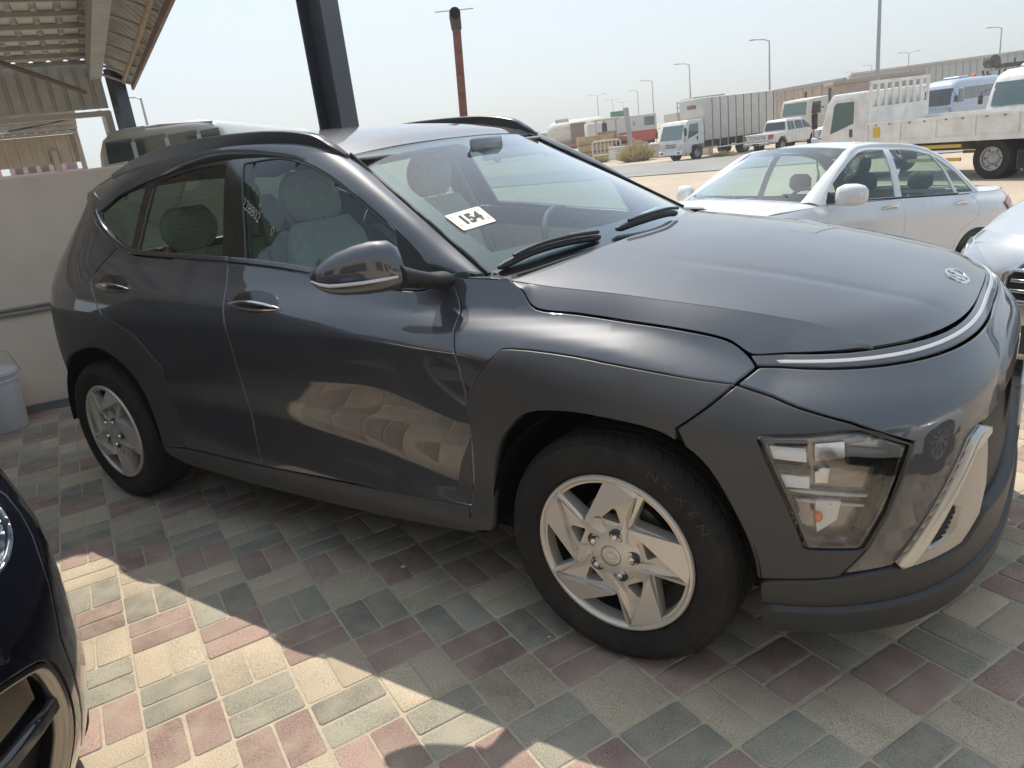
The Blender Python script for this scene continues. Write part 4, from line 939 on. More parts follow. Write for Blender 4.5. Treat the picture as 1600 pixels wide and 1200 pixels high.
def sedan(name, label, paint, loc, rz, group=None, trim=None, suv=False, sc_=1.):
    c = thing(name, label, 'car', loc, rz, group); sh = SED
    AFp = arch_poly(sh, 0, .33, .355, .22); ARp = arch_poly(sh, -2.6, .33, .355, .22)
    FS = [(-.62, .935), (-.55, .80), (-.52, .5), (-.56, .25)]; MS = [(-1.52, .968), (-1.50, .8), (-1.50, .27)]; RS = [(-2.50, .985), (-2.58, .90), (-2.52, .77), (-2.30, .66), (-2.20, .45), (-2.15, .27)]
    FS_, MS_, RS_ = cr(FS, 4), cr(MS, 4), cr(RS, 4)
    FG = cr([(-1.475, 1.375), (-1.2, 1.362), (-.98, 1.27), (-.72, 1.09)], 4) + [(-.62, .968), (-1.46, .985)]
    RG = cr([(-2.10, 1.335), (-1.85, 1.375), (-1.56, 1.378)], 4) + [(-1.545, .985), (-2.30, 1.003), (-2.22, 1.20)]
    QG = [(-2.13, 1.325), (-2.26, 1.19), (-2.345, 1.005), (-2.60, 1.01), (-2.40, 1.18)]
    FTs = cr([(-.50, .93), (-.70, 1.11), (-.96, 1.30), (-1.18, 1.388), (-1.6, 1.405), (-1.95, 1.392), (-2.25, 1.31), (-2.48, 1.15), (-2.66, 1.0)], 4)
    for L in (False, True):
        def pn(nm, poly, m, **k): return panel(nm, sh, poly, m, c, left=L, grid=.07, step=.05, **k)
        pn('front_door', FS_ + MS_[::-1] + [(-1.2, .955), (-.9, .945)], paint)
        pn('rear_door', MS_ + RS_[::-1] + [(-2.1, .978)], paint)
        pn('front_wing', [(-.52, .93)] + [(-.62, .935)] + FS_[1:] + AFp[::-1] + [(.40, .30), (.45, .62), (.36, .72), (.20, .80), (0, .872), (-.3, .905)], paint)
        pn('rear_wing', [(-2.62, 1.0), (-2.50, .99)] + RS_[1:] + ARp + [(-3.0, .25), (-3.35, .25), (-3.35, .70), (-3.35, 1.0), (-2.9, 1.01)], paint)
        pn('front_bumper', [(.40, .22), (.9, .22), (.9, .765), (.64, .765), (.50, .75), (.38, .73), (.45, .62)], paint)
        pn('nose_panel', [(.36, .735), (.45, .742), (.64, .758), (.9, .76), (.9, .80), (.60, .80), (.42, .80), (.30, .785)], paint, off=-.003)
        pn('window_frame', FTs + [(-2.50, .992), (-2.1, .980), (-1.52, .970), (-1.2, .957), (-.9, .947), (-.62, .937)], paint, off=-.004, holes=[FG, RG, QG])
        for nm, g_ in (('door_window', FG), ('door_window', RG), ('quarter_window', QG)): pn(nm, g_, GLASS_G, off=-.012, gap=-.003, lip=0, thick=.002)
        for a, b_ in ((-1.50, FG), (-1.52, RG)):
            pass
        pn('window_seal', [(-2.345, 1.0), (-2.345, .985), (-.64, .948), (-.62, .962)], BLACKPLAST, off=.002, thick=.006)
        pn('mirror_base', [(-.78, .95), (-.60, .94), (-.66, 1.04)], BLACKPLAST, off=.004)
        for hx, hz in ((-1.32, .90), (-2.30, .915)):
            R = [];
            for k in range(9):
                t = k/8; s = hx-.10+.20*t; p = sh.S(s, hz-.01*t)[0]; n = sh.N(s, hz)[0]; e = math.sin(math.pi*min(max(t, .02), .98))**.5; q = p + n*(.006+.02*e)
                R.append([q + np.array([0, 0, .014*math.sin(a)]) + n*.009*math.cos(a) for a in np.linspace(0, 2*math.pi, 8, False)])
            h = MB().rings(R, True)
            if L: h.flipy()
            h.build('handle', CHROME if suv is False else paint, c, 60)
        pn('headlight', [(.42, .66), (.36, .71), (.30, .745), (.42, .75), (.52, .71), (.60, .64), (.58, .57), (.48, .58)], GLASS_L, off=.006)
        pn('lamp_bowl', [(.42, .66), (.36, .71), (.30, .745), (.42, .75), (.52, .71), (.60, .64), (.58, .57), (.48, .58)], mat('clear lamp bowl', (.42, .42, .38), .25, .5), off=-.015, lip=0)
        pn('tail_light', [(-2.98, .70), (-3.25, .70), (-3.25, .93), (-3.0, .96), (-2.86, .90)], AMBERLENS, off=.012)
        if not L: pass
        R = []
        for yy, hz, hx, zc, xc in ((-.86, .05, .035, 1.0, -.66), (-.875, .078, .060, 1.005, -.665), (-.93, .088, .075, 1.012, -.67), (-1.0, .085, .072, 1.014, -.68), (-1.05, .070, .058, 1.014, -.69), (-1.075, .045, .035, 1.012, -.70)):
            ring = []
            for a in np.linspace(0, 2*math.pi, 24, False):
                ca, sa = math.cos(a), math.sin(a); kk = (abs(ca)**3 + abs(sa)**3)**(-1/3); ring.append((xc + hx*ca*kk*(1.25 if ca > 0 else .6), yy, zc + hz*sa*kk))
            R.append(ring)
        if not suv:                                                     # the silver car keeps its mirrors outside the picture
            m_ = MB().rings(R, True)
            if L: m_.flipy()
            mm_ = m_.build('door_mirror', paint, c, 60)
            t = MB().tube([(-.68, -.84, .96), (-.66, -.93, .975)], .03, 8)
            if L: t.flipy()
            t.build('mirror_arm', BLACKPLAST, mm_, 60)
        for xc in (0, -2.6):
            w_ = simple_wheel(c, xc, -.872 if not L else .872, .315, .20, .205, 10, left=L)
        A = [tuple(sh.S(a, b_)[0]) for a, b_ in [(-.52, .935)] + FTs[4::4]]
        nA = len(A); U = cr([(-.42, -.69, .955), (-.72, -.62, 1.15), (-.96, -.565, 1.30), (-1.10, -.545, 1.382), (-1.4, -.54, 1.420), (-1.9, -.54, 1.418), (-2.25, -.55, 1.345), (-2.55, -.585, 1.20), (-2.83, -.62, 1.04)], 4)
        B = [U[min(len(U)-1, round(i*(len(U)-1)/(nA-1)))] for i in range(nA)]
        strip('roof_pillar', A, B, paint, c, bulge=.018, n=5, seg=2, left=L, thick=.01)
        strip('wing_top', [tuple(sh.S(a, b_)[0]) for a, b_ in ((-.60, .936), (-.3, .905), (0, .872), (.20, .80), (.36, .735))], [(-.55, -.70, .955), (-.3, -.69, .945), (0, -.665, .905), (.3, -.61, .85), (.55, -.56, .78)], paint, c, bulge=.006, left=L)
        strip('boot_side', [tuple(sh.S(a, b_)[0]) for a, b_ in ((-2.60, 1.0), (-2.9, 1.01), (-3.1, 1.01), (-3.3, 1.0))], [(-2.80, -.62, 1.045), (-3.05, -.62, 1.045), (-3.3, -.60, 1.04), (-3.5, -.4, 1.03)], paint, c, bulge=.004, left=L)
        pn('inner_shell', AFp + [(-.60, .27), (-2.2, .27)] + ARp + [(-3.3, .3), (-3.3, .95), (-2.5, .92), (-.6, .86), (.2, .76), (.85, .70), (.85, .25)], DARKVOID, off=-.02, lip=0)
    crown('bonnet', [(-.55, -.70, .957), (-.3, -.69, .947), (0, -.665, .907), (.3, -.61, .85), (.55, -.56, .782), (.60, -.54, .76)], [(-.22, 0, .985), (0, 0, .97), (.25, 0, .93), (.5, 0, .875), (.76, 0, .80), (.84, 0, .765)], paint, c, p=2.6, q=2.4)
    crown('windscreen', [(-.42, -.69, .955), (-.72, -.62, 1.15), (-.96, -.565, 1.30), (-1.10, -.545, 1.382)], [(-.24, 0, .975), (-.55, 0, 1.16), (-.82, 0, 1.32), (-1.02, 0, 1.41)], GLASS_C, c, thick=0)
    crown('roof', [(-1.10, -.545, 1.382), (-1.4, -.54, 1.42), (-1.9, -.54, 1.418), (-2.25, -.55, 1.345)], [(-1.02, 0, 1.412), (-1.4, 0, 1.462), (-1.9, 0, 1.462), (-2.36, 0, 1.39)], paint, c)
    crown('rear_window', [(-2.25, -.55, 1.345), (-2.55, -.585, 1.20), (-2.83, -.62, 1.04)], [(-2.36, 0, 1.39), (-2.72, 0, 1.23), (-3.02, 0, 1.06)], GLASS_G, c, thick=0)
    crown('boot_lid', [(-2.80, -.62, 1.045), (-3.05, -.62, 1.045), (-3.3, -.60, 1.04), (-3.45, -.55, 1.03)], [(-3.0, 0, 1.065), (-3.2, 0, 1.06), (-3.45, 0, 1.05), (-3.56, 0, 1.03)], paint, c)
    MB().rings([[(x, y, z) for x, y in [tuple(sh.S(s, z)[0][:2]) for s in np.linspace(-3.5, -2.9, 10)] + [(tuple(sh.S(s, z)[0][:2])[0], -tuple(sh.S(s, z)[0][:2])[1]) for s in np.linspace(-2.9, -3.5, 10)]] for z in (.25, .5, .75, 1.02)], close=False).build('rear_panel', paint, c, 50)
    MB().box((-3.2, -.74, .20), (.6, .74, .30)).build('floor_pan', DARKVOID, c)
    MB().grid([[(x, y, z) for y in np.linspace(-.66, .66, 7)] for x, z in ((-.3, .93), (-.55, .96), (-.75, .93), (-.85, .7))]).build('dashboard', DARKTRIM, c, 60)
    for x, y in ((-1.35, -.36), (-1.35, .36), (-2.15, -.36), (-2.15, .36)):
        R = [[(x - .22*t + .06*math.cos(a), y + .24*(1-.25*max(0, t-.6)/.4)*math.sin(a), .5 + .50*t) for a in np.linspace(0, 2*math.pi, 12, False)] for t in np.linspace(0, 1, 5)]
        R2 = [[(x - .25 + .05*math.cos(a)*e, y + .13*math.sin(a)*e, 1.03 + .16*t) for a in np.linspace(0, 2*math.pi, 12, False)] for t, e in ((0, .6), (.25, 1), (.75, 1), (1, .6))]
        MB().rings(R, True).build('seat', DARKTRIM, c, 60); MB().rings(R2, True).build('headrest', DARKTRIM, c, 60)
    b = MB()
    R = []
    for i in range(29): a = 2*math.pi*i/28; cc = Vector((-.80-.06*math.sin(a), .36+.18*math.cos(a), .90+.16*math.sin(a))); rd = Vector((-.06*math.sin(a), .18*math.cos(a), .16*math.sin(a))).normalized(); R.append([cc + rd*.014*math.cos(q) + Vector((-.93, 0, -.35))*.014*math.sin(q) for q in np.linspace(0, 2*math.pi, 6, False)])
    b.rings(R); b.tube([(-.79, .19, .9), (-.77, .36, .9), (-.79, .53, .9)], .03, 6); b.build('steering_wheel', DARKTRIM, c, 60)
    for y0, y1 in ((-.55, .0), (.02, .55)):
        MB().tube([(-.36 + abs(y)*-.12, y, 1.0) for y in np.linspace(y0, y1, 6)], .011, 5).build('wiper', BLACKPLAST, c)
    # grille
    for L in (False, True):
        panel('grille', sh, [(.66, .52), (.9, .52), (.9, .68), (.70, .68), (.66, .62)], BLACKGLOSS, c, left=L, off=.003, grid=.06, lip=.002)
        for z in (.56, .605, .65): panel('grille_bar', sh, [(.675, z-.009), (.9, z-.009), (.9, z+.009), (.675, z+.009)], CHROME, c, left=L, off=.014, grid=.06, lip=.003)
        panel('lower_intake', sh, [(.60, .26), (.9, .26), (.9, .42), (.62, .40)], BLACKPLAST, c, left=L, off=.003, grid=.06, lip=.002)
        panel('grille_surround', sh, [(.64, .50), (.9, .50), (.9, .52), (.66, .52), (.66, .62), (.70, .68), (.9, .68), (.9, .70), (.69, .70), (.64, .63)], CHROME, c, left=L, off=.010, grid=.05, lip=.003)
    return c
WHITE = mat('white car paint', (.74, .75, .76), .25, 0, 1.0, .04, dust=.05)
SILVERP = mat('silver car paint', (.55, .56, .57), .28, .7, 1.0, .05, dust=.04)
def yaw_of(hx, hy): return math.atan2(hy, hx)
sedan('white_sedan', 'white sedan parked sideways behind the bonnet of the grey crossover', WHITE, (-1.615, 3.69, -.208), 4.249).rotation_euler.y = -.113
sedan('silver_car', 'silver car nose on at the right edge, with a chromed grille', SILVERP, (1.40, 2.34, -.105), 4.32, suv=True).rotation_euler.y = -.05
sedan('white_sedan', 'white sedan standing beyond the right edge, seen only as a reflection in the crossover bumper', WHITE, (3.05, -.4, 0), yaw_of(.10, 1.))
# ---- dark blue car whose nose fills the lower left corner
NAVY = mat('midnight blue paint', (.004, .005, .011), .20, .2, 1.0, .02)
NV = Shell([-2.7, -2.0, -1.3, -.6, 0, .35], [
    [(.20, .86)]*6, [(.30, .90)]*6, [(.50, .93)]*6, [(.75, .945)]*4 + [(.72, .94), (.70, .93)], [(.92, .93)]*4 + [(.86, .92), (.82, .90)], [(1.02, .90)]*4 + [(.95, .87), (.90, .83)], [(1.10, .85)]*4 + [(1.02, .78), (.96, .74)], [(1.35, .75)]*6, [(1.60, .62)]*6, [(1.70, .52)]*6],
    0., [(.2, .76), (.35, .90), (.5, .95), (.65, .94), (.8, .90), (.9, .84), (.96, .76), (1.2, .6)], 2.6, -2.7, [(.2, -3.6), (.6, -3.75), (1.0, -3.7), (1.7, -3.4)], 3.0)
nc = thing('dark_blue_car', 'dark blue car in the lower left corner with a chrome-edged fog lamp recess', 'car', (-1.3, -2.735, 0), -.05)
AFn = arch_poly(NV, 0, .37, .42, .26); ARn = arch_poly(NV, -2.75, .37, .42, .26)
def NP(nm, poly, m, L, **k): return panel(nm, NV, poly, m, nc, left=L, grid=k.pop('grid', .06), step=.05, **k)
FOG = cr([(.60, .655), (.52, .660), (.453, .632), (.422, .60), (.410, .545), (.412, .48), (.425, .41), (.46, .34), (.56, .33), (.62, .45)], 4, True)
HLN = cr([(.275, .895), (.30, .855), (.33, .828), (.36, .81), (.406, .797), (.474, .805), (.52, .85), (.45, .905), (.34, .918)], 4, True)
for L in (False, True):
    NP('front_wing', [(-.56, 1.05), (-.52, .5), (-.56, .28)] + AFn[::-1] + [(.38, .33), (.375, .60), (.33, .74), (.245, .84), (.20, .915), (0, .96), (-.3, 1.01)], NAVY, L)
    bp_ = NP('front_bumper', [(.38, .33), (.43, .235), (.9, .25), (.9, .90), (.75, .92), (.5, .93), (.33, .925), (.20, .918), (.245, .84), (.33, .74), (.375, .60)], NAVY, L, holes=[FOG, HLN], grid=.04)
    NP('front_door', [(-.56, 1.05), (-.52, .5), (-.56, .28), (-1.6, .28), (-1.6, 1.06)], NAVY, L)
    NP('rear_door', [(-1.6, 1.06), (-1.6, .28), (-2.2, .28), (-2.3, .6), (-2.6, .85), (-2.6, 1.07)], NAVY, L)
    NP('rear_wing', [(-2.6, 1.07), (-2.6, .85), (-2.3, .6), (-2.2, .28)] + ARn + [(-3.5, .3), (-3.5, 1.1), (-2.9, 1.4)], NAVY, L)
    NP('window_frame', [(-.5, 1.06), (-1.0, 1.42), (-1.5, 1.55), (-2.3, 1.55), (-2.9, 1.40), (-2.6, 1.08)], BLACKGLOSS, L, off=-.004)
    fg = NP('fog_recess', FOG, mat('satin black recess', (.03, .03, .03), .35), L, off=-.055, gap=-.004, lip=0, thick=-.06)
    ri = [tuple(p) for p in inset(dens(FOG if area(FOG) > 0 else FOG[::-1], .02), .010)]
    NP('fog_trim', FOG, mat('smoked chrome', (.30, .28, .26), .2, 1.0), L, off=.006, holes=[ri], thick=.03, lip=.004, gap=0, grid=.02)
    NP('fog_blade', [(.415, .525), (.60, .535), (.60, .51), (.415, .495)], BLACKGLOSS, L, off=-.008, thick=.04)
    NP('fog_pocket', [(.43, .605), (.50, .635), (.58, .63), (.59, .55), (.43, .545)], mat('bronze reflector', (.30, .24, .18), .25, .8), L, off=-.03, thick=.02)
    NP('headlight', HLN, GLASS_L, L, off=.004, gap=0)
    NP('lamp_bowl', HLN, mat('lamp bowl chrome', (.5, .52, .55), .2, .9), L, off=-.03, gap=-.004, lip=0, thick=-.03)
    q = NV.S(.478, .688)[0]; n_ = NV.N(.478, .688)[0]
    for r_, h_ in ((.013, .0025), (.009, .004)):
        t = n_.copy(); u_ = np.cross(t, [0, 0, 1]); u_ /= np.linalg.norm(u_); v_ = np.cross(t, u_)
        R = [[q + (u_*math.cos(a) + v_*math.sin(a))*rr + t*hh for a in np.linspace(0, 2*math.pi, 18, False)] for rr, hh in ((r_, -.002), (r_, h_), (r_*.8, h_+.0006), (.0005, h_+.0004))]
        s_ = MB().rings(R)
        if L: s_.flipy()
        s_.build('parking_sensor', NAVY, bp_, 50)
    strip('wing_top', [tuple(NV.S(a, b)[0]) for a, b in ((-.56, 1.05), (-.3, 1.01), (0, .96), (.2, .915), (.33, .885))], [(-.5, -.74, 1.08), (-.3, -.73, 1.07), (0, -.71, 1.04), (.3, -.66, .98), (.50, -.60, .93)], NAVY, nc, bulge=.01, left=L)
    NP('inner_shell', AFn + [(-.6, .3), (-2.3, .3)] + ARn + [(-3.5, .32), (-3.5, 1.0), (-.6, 1.0), (.2, .88), (.88, .8), (.88, .3)], DARKVOID, L, off=-.08, lip=0)
    for xc in (0, -2.75): simple_wheel(nc, xc, -.87 if not L else .87, .36, .225, .235, 5, left=L)
crown('bonnet', [(-.5, -.74, 1.08), (-.3, -.73, 1.07), (0, -.71, 1.04), (.3, -.66, .98), (.50, -.60, .93)], [(-.2, 0, 1.12), (0, 0, 1.11), (.25, 0, 1.08), (.5, 0, 1.03), (.80, 0, .93)], NAVY, nc, p=2.6, q=2.4)
crown('windscreen', [(-.5, -.74, 1.08), (-.9, -.66, 1.33), (-1.2, -.60, 1.56)], [(-.25, 0, 1.11), (-.75, 0, 1.38), (-1.1, 0, 1.6)], GLASS_C, nc, thick=0)
crown('roof', [(-1.2, -.60, 1.56), (-1.8, -.62, 1.63), (-2.6, -.62, 1.60), (-3.3, -.6, 1.45)], [(-1.1, 0, 1.6), (-1.8, 0, 1.70), (-2.6, 0, 1.68), (-3.45, 0, 1.5)], NAVY, nc)
for L in (False, True): strip('roof_pillar', [tuple(NV.S(a, b)[0]) for a, b in ((-.5, 1.06), (-1.0, 1.42), (-1.5, 1.55), (-2.3, 1.55), (-2.9, 1.40))], [(-.5, -.74, 1.08), (-1.05, -.63, 1.45), (-1.6, -.61, 1.60), (-2.4, -.62, 1.61), (-3.2, -.6, 1.48)], NAVY, nc, bulge=.02, left=L)
MB().box((-3.4, -.8, .22), (.4, .8, .34)).build('floor_pan', DARKVOID, nc)
# ================================================================ background
WPAINT = mat('white truck paint', (.72, .71, .68), .4, 0, .5, .2, noise=.10, nscale=2.5, dust=.45)
CREAM = mat('cream paint', (.62, .58, .50), .55, noise=.08, nscale=3, dust=.3)
TANW = mat('faded box panel', (.56, .54, .49), .6, noise=.06, nscale=3, dust=.3)
FGLASS = mat('vehicle glass', (.09, .15, .145), .06, 0, 1.0)
DGLASS = mat('dark vehicle glass', (.03, .035, .04), .06, 0, 1.0)
CHASSIS = mat('chassis black', (.03, .03, .03), .7, noise=.2, nscale=5, dust=.3)
YEL = mat('yellow guard rail', (.62, .40, .05), .5)
RED = mat('red truck paint', (.48, .045, .04), .45, noise=.1, nscale=2, dust=.15)
BLUE = mat('pale blue bus paint', (.40, .49, .62), .35, 0, .6, .1, dust=.1)
RUST = mat('rusty brown steel', (.22, .13, .09), .8, noise=.3, nscale=4)
DIRT = mat('earth brown panel', (.46, .36, .29), .85, noise=.15, nscale=2)
GALV = mat('grey steel', (.38, .38, .37), .5, .5)
OCHRE = mat('ochre machine paint', (.44, .30, .16), .7, noise=.2, nscale=3)
CONC = mat('pale concrete', (.48, .45, .40), .9, noise=.12, nscale=2, bump=.2, bscale=30)
GREYF = mat('grey cladding sheet', (.40, .41, .39), .7, noise=.05, nscale=.4)
PINK = mat('pink plaster', (.46, .33, .30), .9, noise=.06, nscale=.5)
WALLM = mat('beige render', (.80, .655, .515), .92, noise=.13, nscale=.9, bump=.12, bscale=25, dust=.15)
SHEET = mat('galvanised sheet underside', (.50, .495, .47), .6, .1, noise=.12, nscale=3)
PURL = mat('grey purlin', (.36, .37, .37), .6, .1, noise=.15, nscale=5)
DARKST = mat('blue grey column paint', (.045, .055, .072), .45, .1, .2, .3, noise=.08, nscale=4, dust=.06)
BROWNP = mat('oxide red pipe', (.16, .055, .04), .75, noise=.35, nscale=9)
def quad(b, p, n=(0, 0, 0), d=.012):
    """thin slab from 4+ points with outward normal n"""
    n = Vector(n).normalized()*d; k = len(b.v); m = len(p)
    b.v += [tuple(Vector(q)+n) for q in p] + [tuple(Vector(q)-n*.5) for q in p]
    b.f.append(tuple(range(k, k+m))); b.f.append(tuple(reversed(range(k+m, k+2*m)))); b.f += [(k+i, k+m+i, k+m+(i+1) % m, k+(i+1) % m) for i in range(m)]
def slab(name, pts, n, m, parent, d=.012): b = MB(); quad(b, pts, n, d); return b.build(name, m, parent)
def bevel(o, w_, seg=2):
    bm = bmesh.new(); bm.from_mesh(o.data); e = [x for x in bm.edges if len(x.link_faces) == 2 and x.calc_face_angle(0) > .35]
    bmesh.ops.bevel(bm, geom=e, offset=w_, segments=seg, affect='EDGES', profile=.5); bm.to_mesh(o.data); bm.free()
    o.data.polygons.foreach_set('use_smooth', [True]*len(o.data.polygons)); o.data.set_sharp_from_angle(angle=math.radians(35)); return o
def twheel(parent, x, y, R, w_=.24, dual=False, rimc=None, name='wheel'):
    o = bpy.data.objects.new(name, None); COL.objects.link(o); o.parent = parent; o.location = (x, y, R); r0 = R*.56; s = 1 if y < 0 else -1
    b = MB().lathe([(r0, .0), (R*.93, -.012), (R, .03), (R, w_-.03), (R*.93, w_), (r0, w_)], 28)
    m_ = MB().lathe([(0, .06), (.18*R, .02), (.30*R, .05), (.34*R, .075), (.50*R, .06), (.53*R, .0), (.57*R, -.008), (.575*R, .02)], 28)
    hb = MB()
    for k in range(6): px, pz = pol(.42*R, 60*k); hb.lathe([(0, .058), (.045*R, .058)], 8, c=(px, 0, pz))
    if s < 0: o.rotation_euler = (0, 0, math.pi)
    b.build('tyre', RUBBER, o, 40); m_.build('rim', rimc or GALV, o, 40); hb.build('rim_holes', DARKVOID, o)
    return o
def truck_cab(t, m, w_=1.0, top=2.2):
    b = MB().prism([(-.52, .55), (-.40, .55), (-.40, .80), (.42, .80), (.45, .42), (1.10, .42), (1.14, 1.12), (.84, 2.0), (.68, top), (-.44, top), (-.52, 1.9)], -w_, w_)
    cab = bevel(b.build('cab', m, t), .06)
    ny = Vector((.87, 0, .28))
    slab('windscreen', [(1.120, -w_*.88, 1.20), (1.120, w_*.88, 1.20), (.862, w_*.84, 1.97), (.862, -w_*.84, 1.97)], ny, FGLASS, cab)
    for s in (-1, 1):
        y = s*w_
        d = slab('door', [(.60, y, .86), (.72, y, 1.12), (.74, y, 1.20), (.66, y, 2.0), (.60, y, 2.06), (-.12, y, 2.06), (-.14, y, .86)][::1], (0, s, 0), m, cab, .006)
        slab('side_window', [(.73, y, 1.20), (.60, y, 1.24), (-.05, y, 1.44), (-.06, y, 1.98), (.52, y, 1.98), (.60, y, 1.90)], (0, s, 0), FGLASS, d, .012)
        slab('handle', [(-.02, y, 1.10), (.08, y, 1.10), (.08, y, 1.30), (-.02, y, 1.30)], (0, s, 0), DGLASS, d, .014)
        mr = MB().tube([(.95, y, 1.95), (1.10, y+s*.18, 1.90), (1.12, y+s*.20, 1.20), (1.02, y+s*.02, 1.10)], .016, 5); mr = mr.build('mirror_arm', CHASSIS, cab)
        MB().box((1.05, y+s*.20-.10, 1.38), (1.13, y+s*.20+.10, 1.80), bev=.03).build('mirror', CHASSIS, mr)
        slab('headlight', [(1.13, s*w_*.92, .72), (1.135, s*w_*.55, .70), (1.135, s*w_*.60, .86), (1.13, s*w_*.92, .98)], (1, 0, 0), mat('cloudy lamp', (.5, .5, .48), .2, .2, 1), cab, .02)
    for z in (.78, .86, .94): slab('grille_slot', [(1.128, -.45, z), (1.128, .45, z), (1.132, .45, z+.035), (1.132, -.45, z+.035)], (1, 0, .05), CHASSIS, cab, .012)
    bu = MB().box((1.04, -w_*1.0, .38), (1.20, w_*1.0, .62), bev=.03).build('bumper', m, cab)
    for s in (-1, 1): slab('fog_lamp', [(1.20, s*.70-.10, .46), (1.20, s*.70+.10, .46), (1.20, s*.70+.10, .55), (1.20, s*.70-.10, .55)], (1, 0, 0), CHASSIS, bu, .006)
    for y in (-.4, .25): MB().tube([(1.13, y, 1.19), (1.09, y+.35, 1.27)], .012, 4).build('wiper', CHASSIS, cab)
    return cab
# ---- white dropside truck on the right
t = thing('dropside_truck', 'white dropside truck with an open headboard and yellow side guards behind the white sedan', 'truck', (-3.08, 20.37, -.61), 2.592)
truck_cab(t, WPAINT)
for y in (-.95, .95): twheel(t, 0, y, .42); twheel(t, -3.8, y, .45, .5)
MB().box((-6.3, -.40, .62), (1.0, -.30, .80)).build('chassis_rail', CHASSIS, t); MB().box((-6.3, .30, .62), (1.0, .40, .80)).build('chassis_rail', CHASSIS, t)
MB().box((-6.4, -1.05, .92), (-.58, 1.05, 1.0)).build('bed_floor', WPAINT, t)
for s in (-1, 1):
    sd = MB().box((-6.4, s*1.05-.03, .86), (-.56, s*1.05+.03, 1.42)).build('side_board', WPAINT, t)
    for k in range(7): MB().box((-6.38+k*.965, s*1.075-.012 if s > 0 else -1.105, .90), (-6.31+k*.965, s*1.075+.03 if s > 0 else -1.063, 1.40)).build('board_rib', WPAINT, sd)
    MB().box((-6.38, s*1.08-.02, 1.37), (-.58, s*1.08+.02, 1.43)).build('top_rail', WPAINT, sd)
    MB().box((-6.38, s*1.08-.02, .86), (-.58, s*1.08+.02, .98)).build('bottom_rail', WPAINT, sd)
    for k in range(6):
        for j in (.25, .7): MB().box((-6.31+k*.965+j*.9, s*1.085-.02, 1.345), (-6.26+k*.965+j*.9, s*1.085+.02, 1.375)).build('hinge', RUST, sd)
    slab('reflector_plate', [(-.95, s*1.083, 1.06), (-.75, s*1.083, 1.06), (-.75, s*1.083, 1.30), (-.95, s*1.083, 1.30)], (0, s, 0), YEL, sd, .012)
    for x0, x1 in ((-3.1, -1.7), (-6.2, -4.6)):
        for z in (.42, .72): MB().box((x0, s*.98-.02, z), (x1, s*.98+.02, z+.075)).build('guard_rail', YEL, t)
    MB().box((-4.5, s*.7-.02, .30), (-4.35, s*.7+.35*s*0+.02, .92)).build('guard_post', CHASSIS, t)
    MB().box((-4.42, s*.60 if s > 0 else -1.0, .22), (-4.40, 1.0 if s > 0 else -.60, .62)).build('mud_flap', CHASSIS, t)
hbd = MB().box((-.60, -1.03, 1.0), (-.54, 1.03, 1.80)).build('headboard', WPAINT, t)
for y in np.linspace(-1.0, 1.0, 9): MB().box((-.60, y-.03, 1.80), (-.55, y+.03, 2.36)).build('bar', WPAINT, hbd)
MB().box((-.61, -1.03, 2.34), (-.54, 1.03, 2.42)).build('bar_rail', WPAINT, hbd)
# ---- white box truck
t = thing('box_truck', 'white box truck with a ribbed curtain body facing the road', 'truck', (-16.8, 40.3, -.80), 4.279)
truck_cab(t, WPAINT)
for y in (-.95, .95): twheel(t, 0, y, .40); twheel(t, -3.8, y, .40, .45)
bx = bevel(MB().prism([(-6.2, .98), (-.58, .98), (-.58, 3.30), (-6.2, 3.30)], -1.06, 1.06).build('box_body', TANW, t), .08, 2)
for s in (-1, 1):
    for k in range(9): MB().box((-6.1+k*.62, s*1.06-.014, 1.0), (-6.06+k*.62, s*1.06+.014, 3.24)).build('rib', CHASSIS, bx)
    for k in range(9): MB().box((-6.1+k*.62, s*1.0-.02, .55), (-6.04+k*.62, s*1.0+.02, 1.0)).build('skirt_post', GALV, bx)
    MB().box((-6.1, s*1.0-.03, .50), (-1.1, s*1.0+.03, .58)).build('skirt_rail', WPAINT, bx)
slab('vent', [(-.57, -.35, 2.75), (-.57, .35, 2.75), (-.57, .35, 2.95), (-.57, -.35, 2.95)], (1, 0, 0), RUST, bx, .02)
MB().box((-6.1, -.45, .62), (1.0, .45, .95)).build('chassis_frame', CHASSIS, t)
